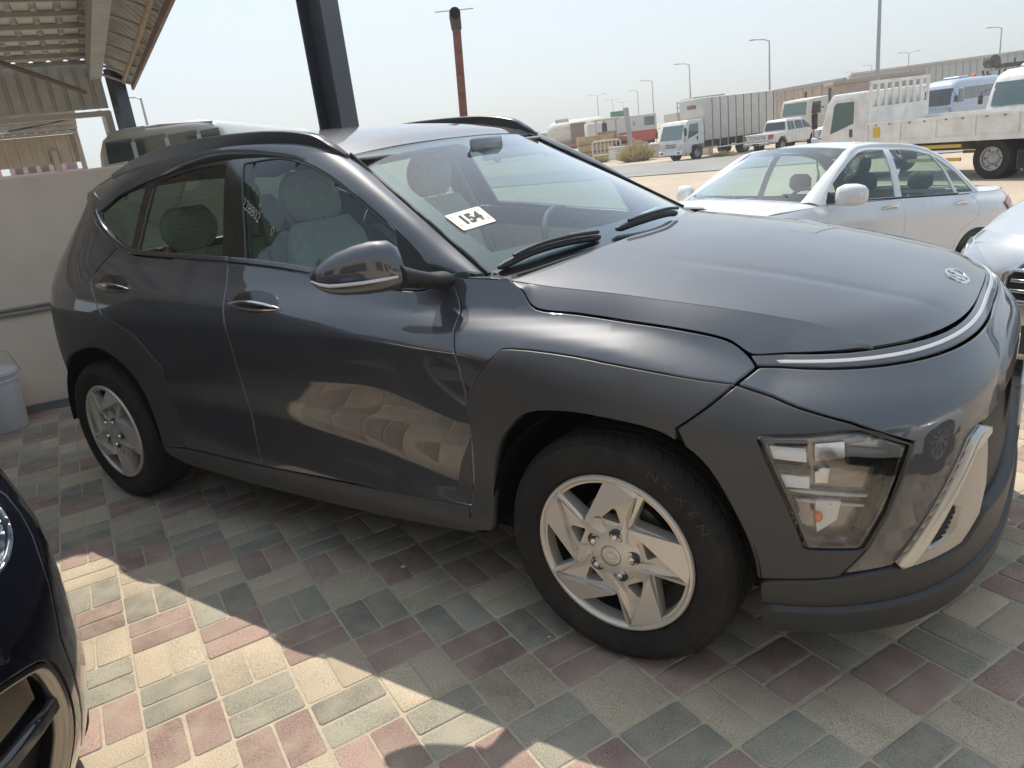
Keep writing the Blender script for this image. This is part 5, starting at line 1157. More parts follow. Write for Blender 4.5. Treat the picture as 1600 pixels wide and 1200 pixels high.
# ---- pickups
def pickup(label, loc, rz, grille=False, lettered=False, sc_=1.):
    t = thing('pickup_truck', label, 'pickup', loc, rz, None); t.scale = (sc_,)*3
    bd = MB().prism([(-4.25, .62), (-3.55, .55), (-3.42, .72), (-3.25, .86), (-2.92, .86), (-2.75, .72), (-2.62, .45), (-.45, .45), (-.36, .72), (-.18, .86), (.18, .86), (.36, .72), (.44, .40), (.92, .42), (.94, .85), (.86, .98), (-.15, 1.12), (-2.68, 1.10), (-4.25, 1.10)], -.88, .88)
    bd = bevel(bd.build('body', WPAINT, t), .03, 1)
    cb = bevel(MB().rings([[(x, y*k, z) for x, y in ((xa, -.85), (xb, -.85), (xb, .85), (xa, .85))] for xa, xb, z, k in ((-2.62, -.02, 1.09, 1), (-2.50, -.80, 1.68, .80), (-2.38, -.95, 1.77, .74))], True).build('cabin', WPAINT, t), .04, 2)
    for s in (-1, 1):
        def sp(x, z): k = 1 - (z-1.09)/.59*.20; return (x, s*.85*k, z)
        for xs_ in (((-2.50, 1.16), (-2.18, 1.16), (-2.18, 1.62), (-2.42, 1.62)), ((-2.12, 1.16), (-1.86, 1.16), (-1.88, 1.62), (-2.12, 1.62)), ((-1.76, 1.16), (-1.05, 1.16), (-1.12, 1.62), (-1.76, 1.62)), ((-.98, 1.16), (-.22, 1.16), (-.78, 1.60), (-1.02, 1.62))):
            slab('window', [sp(*q) for q in xs_], (0, s, .3), DGLASS, cb, .012)
        for y in (0,): pass
        slab('tail_light', [(-4.22, s*.885, .78), (-4.02, s*.885, .82), (-4.0, s*.885, 1.04), (-4.22, s*.885, 1.06)], (0, s, 0), RED, bd, .012); slab('tail_light', [(-4.255, s*.88, .78), (-4.255, s*.74, .80), (-4.255, s*.76, 1.04), (-4.255, s*.88, 1.06)], (-1, 0, 0), RED, bd, .012)
        slab('handle', [(-1.55, s*.885, .98), (-1.40, s*.885, .98), (-1.40, s*.885, 1.01), (-1.55, s*.885, 1.01)], (0, s, 0), CHASSIS, bd, .014)
        slab('door_gap', [(-1.81, s*.882, .5), (-1.80, s*.882, .5), (-1.80, s*.882, 1.08), (-1.81, s*.882, 1.08)], (0, s, 0), CHASSIS, bd, .004)
        MB().box((-.45, s*.88 if s > 0 else -1.06, 1.08), (-.33, 1.06 if s > 0 else -.88, 1.28), bev=.03).build('mirror', WPAINT, t)
        for x in (0, -3.08): twheel(t, x, s*.86, .375, .25)
    slab('windscreen', [(-.06, -.76, 1.13), (-.06, .76, 1.13), (-.76, .64, 1.64), (-.76, -.64, 1.64)], (.6, 0, .8), DGLASS, cb, .014)
    slab('rear_window', [(-2.62, -.70, 1.18), (-2.62, .70, 1.18), (-2.50, .62, 1.62), (-2.50, -.62, 1.62)], (-1, 0, .2), DGLASS, cb, .014)
    tg = slab('tailgate', [(-4.26, -.72, .70), (-4.26, .72, .70), (-4.26, .72, 1.09), (-4.26, -.72, 1.09)], (-1, 0, 0), WPAINT, bd, .012)
    MB().box((-4.42, -.85, .48), (-4.25, .85, .64), bev=.02).build('rear_bumper', GALV, bd)
    slab('plate_recess', [(-4.425, -.22, .50), (-4.425, .22, .50), (-4.425, .22, .62), (-4.425, -.22, .62)], (-1, 0, 0), CHASSIS, bd, .006)
    if lettered: text_mesh('TOYOTA', .25, 'tailgate_lettering', mat('tailgate print', (.30, .10, .08), .5), tg, frame((-4.275, 0, .89), (0, -1, 0), (0, 0, 1)), .003, .004, sx=1.1)
    if grille:
        gr = slab('grille', [(.95, -.45, .62), (.95, .45, .62), (.93, .48, .92), (.93, -.48, .92)], (1, 0, .1), CHASSIS, bd, .02)
        for z in (.68, .76, .84): slab('grille_bar', [(.955, -.46, z), (.955, .46, z), (.955, .46, z+.03), (.955, -.46, z+.03)], (1, 0, .1), CHROME, gr, .04)
        for s in (-1, 1): slab('headlight', [(.94, s*.50, .72), (.90, s*.84, .74), (.88, s*.84, .92), (.93, s*.52, .92)], (1, 0, .1), mat('cloudy lamp', (.5, .5, .48), .2, .2, 1), bd, .02)
        MB().box((.90, -.88, .40), (1.02, .88, .60), bev=.03).build('front_bumper', WPAINT, bd)
    return t
pickup('white double cab pickup seen from behind with TOYOTA across its tailgate', (-11.1, 43.1, -.79), 1.245, lettered=True, sc_=.93)
pickup('white pickup facing the camera, partly hidden behind the cab of the dropside truck', (-7.5, 36.6, -.72), 4.25, grille=True, sc_=1.05)
# ---- minibuses
def minibus(label, loc, rz, m, name='minibus', L=6.5, sc_=1., dark=False, n=7):
    t = thing(name, label, 'minibus', loc, rz); t.scale = (sc_,)*3; R = []
    for x, z1, z0, wd in ((.32, 1.05, .42, .86), (.40, 1.10, .36, .92), (.32, 1.30, .33, .98), (.12, 1.90, .33, .99), (-.04, 2.28, .33, .99), (-.25, 2.46, .33, 1.0), (-.7, 2.58, .33, 1.02), (-2.0, 2.62, .33, 1.02), (-L+.5, 2.60, .33, 1.02), (-L+.1, 2.50, .36, 1.0), (-L, 2.35, .45, .94)):
        cz, hz = (z0+z1)/2, (z1-z0)/2; ring = []
        for a in np.linspace(0, 2*math.pi, 40, False):
            c, s_ = math.cos(a), math.sin(a); e = 7; k = (abs(c)**e + abs(s_)**e)**(-1/e); ring.append((x, wd*c*k*(1-.10*max(0, (cz+hz*s_*k-1.15)/1.4)), cz+hz*s_*k))
        R.append(ring)
    bd = MB().rings(R, True).build('body', m, t, 50); g_ = DGLASS if dark else FGLASS
    W = []
    for z in np.linspace(1.22, 2.12, 7):
        xf = np.interp(z, [1.10, 1.30, 1.90, 2.28], [.41, .34, .135, -.03]); W.append([(xf + .02 - .06*(y/.86)**4, y*(1-.10*max(0, (z-1.15)/1.4)), z) for y in np.linspace(-.86, .86, 11)])
    MB().grid(W).build('windscreen', g_, bd, 180)
    for y in (-.42, .30): MB().tube([(.37, y, 1.20), (.33, y+.40, 1.30)], .014, 4).build('wiper', CHASSIS, bd)
    for s in (-1, 1):
        def sp(x, z): return (x, s*1.022*(1-.10*max(0, (z-1.15)/1.4)), z)
        slab('side_window', [sp(-.15, 1.30), sp(-.85, 1.30), sp(-.85, 2.02), sp(-.38, 2.02)], (0, s, .1), DGLASS, bd, .012)
        x = -1.0
        while x > -L+.9: slab('side_window', [sp(x, 1.42), sp(x-.88, 1.42), sp(x-.88, 2.08), sp(x, 2.08)], (0, s, .1), DGLASS, bd, .012); x -= .95
        MB().tube([(.30, s*.9, 1.9), (.50, s*1.12, 1.8), (.50, s*1.15, 1.5)], .018, 5).build('mirror_arm', CHASSIS, bd); MB().box((.44, s*1.15-.09, 1.35), (.52, s*1.15+.09, 1.70), bev=.03).build('mirror', CHASSIS, bd)
        slab('headlight', [(.42, s*.82, .72), (.43, s*.50, .72), (.43, s*.50, .92), (.42, s*.82, .92)], (1, 0, 0), mat('cloudy lamp', (.5, .5, .48), .2, .2, 1), bd, .02)
        for x in (-.9, -L+1.6): twheel(t, x, s*.98, .38, .25)
    MB().box((-2.6, -.5, 2.60), (-1.4, .5, 2.74), bev=.08).build('roof_unit', m, bd)
    MB().box((.33, -.95, .34), (.52, .95, .62), bev=.05).build('bumper', m, bd)
    return t
minibus('pale blue minibus parked between two white minibuses', (-5.4, 52.06, -.80), 4.406, BLUE, sc_=1.03, dark=True)
minibus('white minibus with a wide green windscreen, rightmost of the row of minibuses', (-.72, 35.4, -.72), 4.406, WPAINT, sc_=1.0)
minibus('cream white minibus partly behind the headboard bars of the dropside truck', (-10.2, 62.5, -.82), 4.35, CREAM, sc_=1.05)
GB = mat('pale grey bus paint', (.46, .48, .47), .4, 0, .4, .2, dust=.2)
t = thing('van', 'pale grey van with a four-part window band looking over the beige wall', 'van', (-8.13, 3.02, -.23), -.924 + math.pi/2); t.scale = (.81,)*3
for x in (1.2, 5.2): w_ = twheel(t, -1.0, x, .40); w_.rotation_euler = (0, 0, math.pi/2); w_ = twheel(t, 1.0, x, .40); w_.rotation_euler = (0, 0, -math.pi/2)
R = []
for x, e_ in ((-.02, .90), (.02, .96), (.12, 1.0), (3.5, 1.0), (6.4, 1.0), (6.5, .95)):
    ring = []
    for a in np.linspace(0, 2*math.pi, 48, False):
        c, s_ = math.cos(a), math.sin(a); k = (abs(c)**6 + abs(s_)**6)**(-1/6); ring.append((1.12*c*k*e_*(1-.07*max(0, s_*k)), x, 1.62 + 1.30*s_*k*e_))
    R.append(ring)
bd = MB().rings(R, True).build('body', GB, t, 50)
for x0, x1 in ((-.93, -.44), (-.38, .07), (.13, .56), (.62, .90)): slab('window', [(x0+.02*(x0 < -.9), -.02, 1.75), (x1, -.02, 1.75), (x1, -.02, 2.76), (x0+.10*(x0 < -.9), -.02, 2.74)], (0, -1, 0), mat('bus window', (.05, .075, .08), .05, 0, 1), bd, .03)
for x in (-.41, .10, .59): slab('window_pillar', [(x-.03, -.02, 1.7), (x+.03, -.02, 1.7), (x+.03, -.02, 2.70), (x-.03, -.02, 2.70)], (0, -1, 0), GB, bd, .05)
slab('screen_sticker', [(-.86, -.05, 2.33), (-.56, -.05, 2.36), (-.56, -.05, 2.44), (-.86, -.05, 2.42)], (0, -1, 0), mat('pale sticker', (.5, .5, .5), .5), bd, .015)
MB().tube([(-.80, .06, 2.86), (0, .06, 2.90), (.80, .06, 2.86)], .02, 6).build('roof_gutter', GB, bd, 60)
# ---- beacon and rack with machinery on the truck roof behind the minibuses
t = thing('service_truck', 'white service truck with orange beacon and dark machinery on its roof, behind the blue minibus', 'truck', (-4.1, 62.5, -.82), 3.85)
bevel(MB().prism([(-4.4, .8), (1.0, .8), (1.05, 1.3), (.7, 2.6), (-4.4, 2.6)], -1.05, 1.05).build('body', WPAINT, t), .08)
for y in (-.9, .9): twheel(t, 0, y, .45); twheel(t, -3.2, y, .45)
MB().lathe([(.16, 0), (.15, .26), (.10, .34), (0, .36)], 14, 'z', c=(.35, -.2, 2.62)).build('beacon', mat('orange beacon', (.85, .12, .03), .3, 0, .5), t, 50)
rk = MB().box((-4.3, -.9, 3.02), (-1.0, -.8, 3.10)).build('roof_rack', GALV, t); MB().box((-4.3, .8, 3.02), (-1.0, .9, 3.10)).build('rack_rail', GALV, rk)
for x in (-4.2, -3.1, -2.0, -1.1):
    MB().box((x-.04, -.9, 2.6), (x+.04, -.82, 3.7 if x in (-3.1, -2.0) else 3.1)).build('rack_post', CHASSIS, rk); MB().box((x-.04, .82, 2.6), (x+.04, .9, 3.1)).build('rack_post', CHASSIS, rk)
mc = MB().box((-4.2, -.5, 3.12), (-1.3, -.1, 3.42), bev=.04).build('boom', CHASSIS, t); 
MB().lathe([(0, -.35), (.42, -.33), (.45, 0), (.42, .33), (0, .35)], 16, 'y', c=(-.95, -.3, 3.62)).build('winch_drum', CHASSIS, mc)
MB().tube([(-.9, -.7, 3.0), (-1.3, -.7, 2.7), (-.8, -.7, 2.62), (-.6, -.7, 3.1)], .07, 6).build('winch_frame', CHASSIS, mc)
MB().box((-4.2, -.8, 2.62), (-2.6, .8, 2.95), bev=.1).build('roof_unit', WPAINT, t)
# ---- tipper lorry
t = thing('tipper_truck', 'old tipper lorry with a brown earth-coloured tipping body behind the double cab pickup', 'truck', (-13.1, 54.4, -.82), 3.6)
bd = MB().rings([[(x, y, z) for x, y in ((xa, -1.2), (xb, -1.2), (xb, 1.2), (xa, 1.2))] for xa, xb, z in ((-1.6, -6.0, 1.5), (-.9, -6.4, 3.35))], True).build('tipping_body', DIRT, t)
MB().box((-6.5, -1.3, 3.30), (-.8, 1.3, 3.52)).build('body_rim', mat('faded rim', (.40, .34, .29), .8), bd)
MB().box((-6.0, -.5, .7), (1.2, .5, 1.1)).build('chassis_frame', CHASSIS, t)
for y in (-1.0, 1.0):
    for x in (0, -3.6, -4.8): twheel(t, x, y, .5, .3)
tc = thing('lorry_tractor', 'old pale lorry cab with two exhaust stacks, standing behind the double cab pickup', 'truck', (-12.9, 51.0, -.82), 4.2)
cb = bevel(MB().prism([(-.9, 1.0), (1.0, .6), (1.05, 1.6), (.85, 2.6), (-.8, 2.7)], -1.15, 1.15).build('cab', CREAM, tc), .08)
slab('windscreen', [(1.03, -1.0, 1.68), (1.03, 1.0, 1.68), (.88, .95, 2.45), (.88, -.95, 2.45)], (1, 0, .2), FGLASS, cb, .02)
for s in (-1, 1): slab('side_window', [(.7, s*1.15, 1.7), (-.1, s*1.15, 1.7), (-.1, s*1.15, 2.4), (.6, s*1.15, 2.4)], (0, s, 0), DGLASS, cb, .02); MB().tube([(-1.05, s*1.0, 1.2), (-1.05, s*1.0, 3.1)], .09, 8).build('exhaust_stack', CHASSIS, tc); twheel(tc, 0, s*1.0, .5, .3); twheel(tc, -2.6, s*1.0, .5, .3)
MB().box((-3.6, -.45, .7), (.9, .45, 1.0)).build('chassis_frame', CHASSIS, tc)
# ---- tanker
t = thing('tanker_truck', 'dusty cream tanker with a domed end standing far behind the crossover', 'truck', (-41.8, 71.0, -.83), .60)
MB().lathe([(0, -3.2), (.8, -3.05), (1.25, -2.5), (1.35, -1.8), (1.35, 2.6), (1.1, 3.0), (0, 3.1)], 28, 'x', c=(0, 0, 2.35)).build('tank', CREAM, t, 50)
bx = MB().box((-.7, -1.42, 1.3), (.9, -.9, 3.3)).build('hatch_box', mat('brown hatch', (.22, .15, .11), .8), t)
MB().box((-2.2, -.5, 3.6), (-.8, .5, 3.85)).build('manhole', CREAM, t); MB().box((-3.2, -.6, .7), (3.4, .6, 1.1)).build('chassis_frame', RUST, t)
for x in (-2.4, -1.2, 2.4):
    for y in (-1.05, 1.05): twheel(t, x, y, .5, .3)
MB().box((-2.6, -1.7, .95), (2.4, -1.55, 1.30)).build('side_board', mat('faded red board', (.36, .14, .12), .8), t)
# ---- red and white armoured truck
t = thing('armoured_truck', 'white armoured truck with a broad red lower band, behind the loader', 'truck', (-33.6, 67.2, -.83), .66)
bd = bevel(MB().box((-2.6, -1.15, 1.75), (2.4, 1.15, 3.25)).build('upper_body', mat('pale grey armour', (.58, .57, .54), .5, dust=.2), t), .1)
MB().box((-2.6, -1.16, .85), (2.4, 1.16, 1.745)).build('red_band', RED, t)
slab('side_window', [(1.2, -1.15, 2.2), (2.2, -1.15, 2.2), (2.2, -1.15, 3.0), (1.2, -1.15, 3.0)], (0, -1, 0), FGLASS, bd, .02)
slab('emblem', [(.1, -1.15, 2.3), (.3, -1.15, 2.3), (.36, -1.15, 2.55), (.2, -1.15, 2.8), (.05, -1.15, 2.55)], (0, -1, 0), GALV, bd, .012)
bevel(MB().box((-4.3, -1.1, .9), (-2.75, 1.1, 3.0)).build('cab', mat('pale cab', (.60, .60, .58), .5, dust=.2), t), .12); MB().box((-2.75, -1.0, .9), (-2.6, 1.0, 3.1)).build('bulkhead', GALV, t)
for x in (-3.4, -.2, 1.2):
    for y in (-1.0, 1.0): twheel(t, x, y, .5, .3)
MB().box((-4.2, -.5, .55), (2.3, .5, .9)).build('chassis_frame', CHASSIS, t)
# ---- far bus
t = minibus('dull grey bus far behind the crossover at the left of the tanker', (-49.5, 78.5, -.84), .62, mat('far bus grey', (.40, .42, .40), .5, dust=.2), name='bus', sc_=1.1, dark=True, L=8)
# ---- wheel loader
t = thing('wheel_loader', 'old ochre wheel loader with a roofed cab among the parked machines', 'loader', (-30.3, 56.5, -.82), .55)
MB().box((-2.2, -.8, .7), (.2, .8, 1.7), bev=.1).build('engine_cover', OCHRE, t)
for x in (-1.0, .7):
    for y in (-.7, .7): MB().box((x-.06, y-.06, 1.6), (x+.06, y+.06, 3.0)).build('cab_post', CREAM, t)
MB().box((-1.25, -.95, 3.0), (.95, .95, 3.15), bev=.04).build('cab_roof', CREAM, t); MB().box((-.9, -.65, 1.6), (.6, .65, 2.1)).build('cab_base', OCHRE, t); MB().box((-.5, -.3, 2.0), (-.1, .3, 2.8), bev=.05).build('seat', CHASSIS, t)
for y in (-.6, .6): MB().tube([(.3, y, 1.6), (1.6, y, 1.5), (2.6, y, .6)], .14, 6).build('arm', OCHRE, t)
MB().prism([(2.4, .2), (3.3, .1), (3.0, .9), (2.5, 1.1)], -1.1, 1.1).build('bucket', OCHRE, t)
for x in (-1.5, 1.1):
    for y in (-.95, .95): twheel(t, x, y, .62, .4)
bd = thing('rusty_bin', 'rusty brown steel bin beside the cream crowd barrier', 'bin', (-30.6, 54.6, -.82), .6); MB().prism([(-1.3, .1), (1.3, .1), (1.5, 1.9), (-1.5, 1.9)], -.8, .8).build('bin_shell', OCHRE, bd)
for z in (.6, 1.2): MB().box((-1.5, -.86, z), (1.5, -.80, z+.1)).build('rib', RUST, bd)
MB().tube([(-27.6, 55.2, -.8), (-28.0, 55.4, 2.9)], .22, 6).build('steel_post', GALV, None)
tag(bpy.data.objects['steel_post'], 'leaning grey steel post in front of the armoured truck', 'post')
# ---- crowd barrier, low wall, dry bushes
t = thing('crowd_barrier', 'cream crowd barrier with upright bars standing by the roadside', 'barrier', (-25.5, 47.0, -.80), .45)
MB().tube([(-1.0, 0, 0), (-1.0, 0, 1.35), (-.85, 0, 1.5), (.85, 0, 1.5), (1.0, 0, 1.35), (1.0, 0, 0)], .055, 6).build('frame', CREAM, t); MB().tube([(-1, 0, .55), (1, 0, .55)], .045, 6).build('bottom_rail', CREAM, t)
for k in range(6): MB().tube([(-.7+k*.28, 0, .55), (-.7+k*.28, 0, 1.48)], .032, 5).build('bar', CREAM, t)
slab('notice_plate', [(.2, -.06, .1), (.6, -.06, .1), (.6, -.06, .8), (.2, -.06, .8)], (0, -1, 0), mat('white plate', (.7, .7, .68), .6), t, .01)
for k in range(5):
    x, y = -25.9+k*2.0, 49.6-k*1.05*1.05; o = bevel(MB().box((-1.08, -.2, 0), (1.08, .2, .98)).build('wall_block', CONC, None), .05, 1); o.location = (x, y, -.82); o.rotation_euler = (0, 0, -.49)
    tag(o, ['leftmost cream wall block, behind the crowd barrier', 'cream wall block just right of the crowd barrier', 'cream wall block right behind the tall dry bush', 'second cream wall block left of the box truck', 'cream wall block nearest the box truck'][k], 'wall block', 'roadside wall blocks')
bushm = mat('dry grass', (.50, .42, .22), .9, noise=.3, nscale=3); bushg = mat('olive bush', (.26, .27, .13), .9, noise=.3, nscale=3)
def bush(loc, R, H, n, m, label, cat='bush'):
    b = MB(); r = random.Random(n)
    for k in range(n):
        a = r.uniform(0, 6.28); q = R*math.sqrt(r.random()); base = Vector((q*.5*math.cos(a), q*.5*math.sin(a), 0)); tip = Vector((q*1.1*math.cos(a+r.uniform(-.4, .4)), q*1.1*math.sin(a), H*r.uniform(.35, 1)*(1-.5*(q/R)**2))); s = Vector((r.uniform(-1, 1), r.uniform(-1, 1), 0)).normalized()*.035; m1 = base.lerp(tip, .6)
        b.add([base-s, base+s, m1+s*1.4, tip, m1-s*1.4], [(0, 1, 2, 3, 4)])
    o = b.build('foliage', m, None, fix=False); t_ = thing('dry_bush', label, cat, loc); o.parent = t_; MB().tube([(0, 0, 0), (.02, 0, H*.4)], .03, 5).build('stem', RUST, t_); return t_
bush((-22.0, 44.6, -.80), 1.35, 1.55, 700, bushm, 'tall yellow dry bush in front of the low wall blocks')
bush((-26.6, 47.8, -.82), .9, .8, 300, bushm, 'small dry tuft left of the crowd barrier')
bush((-23.9, 58.5, -.82), 1.6, 2.9, 500, bushg, 'olive green shrub behind the wall blocks, left of the box truck')
bush((-14.5, 40.0, -.79), .8, .45, 260, bushm, 'low dry tuft under the box truck body')
# ---- buildings and fences on the skyline
t = thing('concrete_building', 'grey flat-roofed concrete building with roof railings, left of the box truck', 'building', (-32.0, 79, -.85), .65)
MB().box((-1.6, 0, 0), (2.6, 6, 3.1)).build('lower_block', CONC, t); MB().box((.6, 1, 3.1), (4.0, 7, 4.5)).build('upper_block', CONC, t)
for z in (3.6, 4.1): MB().tube([(-1.6, .05, z), (.6, .05, z)], .05, 5).build('rail', GALV, t)
for x in (-1.5, -.8, 0): MB().tube([(x, .05, 3.1), (x, .05, 4.1)], .05, 5).build('rail_post', GALV, t)
def long_fence(label, a, b_, h, m, n, cap=None, name='boundary_fence', th=.12, z=-.85):
    a, b_ = Vector((*a, 0)), Vector((*b_, 0)); d = b_-a; L = d.length; t = thing(name, label, 'fence', (a.x, a.y, z), math.atan2(d.y, d.x))
    for k in range(n):
        x0, x1 = L*k/n, L*(k+1)/n; bb = MB()
        P = [(x0+.03, 0), (x0+.10, -th), (x1-.10, -th), (x1-.03, 0)]
        o = bb.prism([(x, y) for x, y in P], 0, h, 'z').build('fence_panel', m, t)
    if cap: MB().box((0, -th*1.5, h), (L, th, h+cap)).build('top_rail', GALV, t)
    return t
long_fence('long grey sheet fence running along the skyline behind the minibuses', (-26.5, 105), (4, 84), 4.6, GREYF, 46, .12)
t = thing('pink_building', 'long low pinkish building beyond the grey sheet fence', 'building', (-27.5, 136, -.85), .25); MB().box((0, 0, 0), (26, 12, 6.0)).build('wall', PINK, t); MB().box((-.3, -.3, 6.0), (26.3, 12.3, 6.3)).build('roof_edge', CONC, t)
for k in range(7): slab('window', [(2+3.3*k, 0, 4.2), (3.6+3.3*k, 0, 4.2), (3.6+3.3*k, 0, 5.2), (2+3.3*k, 0, 5.2)], (0, -1, 0), DGLASS, t, .03)
t = thing('grey_hall', 'long grey industrial hall at the right end of the skyline', 'building', (-9, 118, -.85), -.1); MB().box((0, 0, 0), (40, 14, 5.0)).build('wall', GREYF, t); MB().box((-.3, -.3, 5.0), (40.3, 14, 5.3)).build('roof_edge', GALV, t)
long_fence('brown boundary hoarding with white razor wire behind the box truck', (-34.5, 84), (-12.4, 59.8), 3.6, DIRT, 22, .25, 'hoarding')
t = thing('road_sign', 'small green direction sign on posts above the armoured truck', 'sign', (-53.6, 104.5, -.85), .62); slab('sign_board', [(-1.4, 0, 3.4), (1.4, 0, 3.4), (1.4, 0, 4.7), (-1.4, 0, 4.7)], (0, -1, 0), mat('sign green', (.02, .18, .12), .5), t, .05)
for x in (-1, 1): MB().tube([(x, .1, 0), (x, .1, 4.6)], .07, 6).build('post', GALV, t)
# ---- lamp posts
def lamp_post(label, x, y, h, double=False, r=.11, rz=.65):
    t = thing('street_lamp', label, 'street lamp', (x, y, -.85), rz, 'street lamps along the far road')
    MB().tube([(0, 0, 0), (0, 0, h*.5), (0, 0, h)], [r*1.15, r*.9, r*.6], 8).build('pole', GALV, t, 60)
    for s in ((-1, 1) if double else (-1,)):
        MB().tube([(0, 0, h-.1), (s*.5, 0, h+.12), (s*1.5, 0, h+.2)], r*.5, 6).build('arm', GALV, t, 60); MB().box((min(s*1.4, s*2.1), -.14, h+.14), (max(s*1.4, s*2.1), .14, h+.26), bev=.04).build('lamp_head', GALV, t)
lamp_post('tallest street lamp, its pole leaving the top of the picture behind the dropside truck', -8.27, 48.77, 11.2, r=.12)
lamp_post('single-armed street lamp above the double cab pickup', -24.78, 82.8, 9.1)
lamp_post('single-armed street lamp rising behind the cab of the box truck', -41.48, 102.3, 9.4)
lamp_post('single-armed street lamp above the right end of the armoured truck', -59.89, 130.3, 9.6)
lamp_post('single-armed street lamp above the middle of the armoured truck', -77.9, 161.6, 9.7)
lamp_post('double-armed street lamp above the tanker', -84.06, 154, 9.7, True)
lamp_post('double-armed street lamp left of the green road sign', -101.9, 195.5, 9.8, True)
lamp_post('double-armed street lamp directly behind the green road sign', -113.8, 225.3, 9.9, True)
lamp_post('double-armed street lamp over the grey fence, right of the tallest pole', -23.6, 163.8, 9.2, True)
lamp_post('street lamp above the dark roof machinery near the right edge', -6.92, 125.3, 9.0)
lamp_post('small far double-armed street lamp close on the left of the tallest pole', -37.9, 207, 9.4, True)
lamp_post('smallest far double-armed street lamp beyond the pink building', -49.1, 240.5, 9.6, True)
lamp_post('leaning street lamp beside the canopy column at the left', -56, 31.03, 8.6, r=.13, rz=.2)
# ---- boundary wall, bucket, conduit
WL = 4.1
t = thing('boundary_wall', 'plain beige rendered wall on the left, behind the tail of the grey crossover', 'wall', (-4.78 - .54*2.2, -.222 - .8416*2.2, 0), math.atan2(.8416, .54))
MB().box((0, 0, -.3), (WL, .2, 1.585), bev=.012).build('render_panel', WALLM, t); MB().box((0, -.028, -.02), (WL, -.001, .055)).build('base_fillet', mat('grey mortar', (.20, .19, .18), .9, noise=.2, nscale=10), t)
for z in (.70, .735): MB().tube([(0, -.018, z), (WL, -.018, z+.01)], .011, 6).build('conduit', mat('conduit', (.34, .31, .27), .6), t)
PAIL = mat('white pail plastic', (.70, .70, .72), .45, noise=.05, nscale=8, dust=.08)
t = thing('bucket', 'white lidded plastic bucket with a wire handle standing by the beige wall', 'bucket', (-4.69, -.66, 0)); t.scale = (.95, .95, .91)
MB().lathe([(0, .0), (.128, .0), (.135, .01), (.158, .36), (.166, .362), (.166, .372), (.159, .375), (.160, .392), (.167, .394), (.167, .404), (.160, .407), (.161, .42)], 40, 'z').build('pail', PAIL, t, 35)
MB().lathe([(.170, .405), (.174, .41), (.172, .432), (.160, .440), (.150, .432), (0, .430)], 40, 'z').build('lid', PAIL, t, 35)
MB().tube([(.10, -.155, .38), (.13, -.18, .41), (.12, -.10, .56), (.11, .02, .62), (.10, .12, .56), (.09, .165, .41)], .003, 5).build('wire_handle', GALV, t)
MB().box((.10, -.19, .385), (.16, -.155, .40)).build('handle_clip', CHASSIS, t)
# ---- dark steel H column behind the crossover, oxide red pipe
t = thing('steel_column', 'dark blue-grey steel H column standing behind the roof of the grey crossover', 'column', (-3.18, 1.36, -.03), .12)
MB().box((-.10, -.09, 0), (-.085, .09, 3.6)).build('flange', DARKST, t); MB().box((.085, -.09, 0), (.10, .09, 3.6)).build('flange', DARKST, t); MB().box((-.085, -.008, 0), (.085, .008, 3.6)).build('web', DARKST, t)
MB().box((-.22, -.22, -.0), (.22, .22, .02)).build('base_plate', DARKST, t)
for z in (1.9, 2.35): MB().box((-.102, -.03, z), (-.098, .03, z+.09)).build('weld_plate', mat('grey primer', (.16, .165, .17), .6), t)
t = thing('vent_pipe', 'oxide red steel pipe with an elbow and a thin cross bar at its top', 'pipe', (-12.72, 15.05, -.25))
MB().tube([(-.60, .36, -.3), (0, 0, 4.72)], .115, 14).build('riser', BROWNP, t, 60); MB().tube([(0, 0, 4.70), (0, 0, 4.88), (.02, -.03, 5.02), (.10, -.12, 5.08), (.16, -.19, 5.08)], [.14, .15, .155, .15, .15], 14, cap=False).build('elbow', mat('dark elbow', (.05, .035, .03), .7), t, 60)
MB().tube([(.10, -.13, 5.07), (.165, -.195, 5.08)], .12, 14).build('bore', DARKVOID, t, 60)
MB().tube([(-.42, -.32, 5.19), (.42, .30, 5.17)], .014, 5).build('cross_bar', GALV, t)
# ---- sheet-roofed canopies on the left
def sheet(name, o, ax, ay, n, m, parent, nn, d=.035, rib=.18):
    """corrugated sheet: o + ax*[0..1] + ay*[0..1], ribs run along ay"""
    o, ax, ay, nn = Vector(o), Vector(ax), Vector(ay), Vector(nn).normalized(); P = []
    for j in (0, 1):
        row = []
        for k in range(n):
            for u, hh in ((0, 0), (1-rib*2, 0), (1-rib*1.5, d), (1-rib*.5, d)): row.append(o + ax*((k+u)/n) + ay*j + nn*hh)
        row.append(o + ax + ay*j); P.append(row)
    b = MB().grid(P); k = len(b.v); W = len(P[0]); return b.build(name, m, parent, fix=False)
t = thing('canopy', 'large sheet-metal shed canopy with purlins overhanging at the upper left', 'canopy', (0, 0, 0))
C0 = Vector((-9.77, 3.36, 3.0)); EA = Vector((.900, -.436, 0)); EB = Vector((-.436, -.900, 0)); LA, LB = 7.0, 13.0; OUT = -EB
for k in range(13): sheet('roof_sheet', C0 + EB*(LB*k/13) + Vector((0, 0, .10)), EB*(LB/13), EA*LA, 5, SHEET, t, (0, 0, 1), .03)
for k in range(11):
    p = C0 + EA*(LA*(k+.1)/11) + Vector((0, 0, .05)); MB().obox(p, EB*LB, EA*.05, (0, 0, .045)).build('purlin', PURL, t)
MB().obox(C0 + Vector((0, 0, -.14)), EA*LA, EB*.14, (0, 0, .22)).build('eave_beam', PURL, t)
for k in range(7): sheet('eave_sheet', C0 + EA*(LA*k/7) + Vector((0, 0, .12)) + OUT*.02, EA*(LA/7), OUT*.33 + Vector((0, 0, -.36)), 5, SHEET, t, OUT, .02)
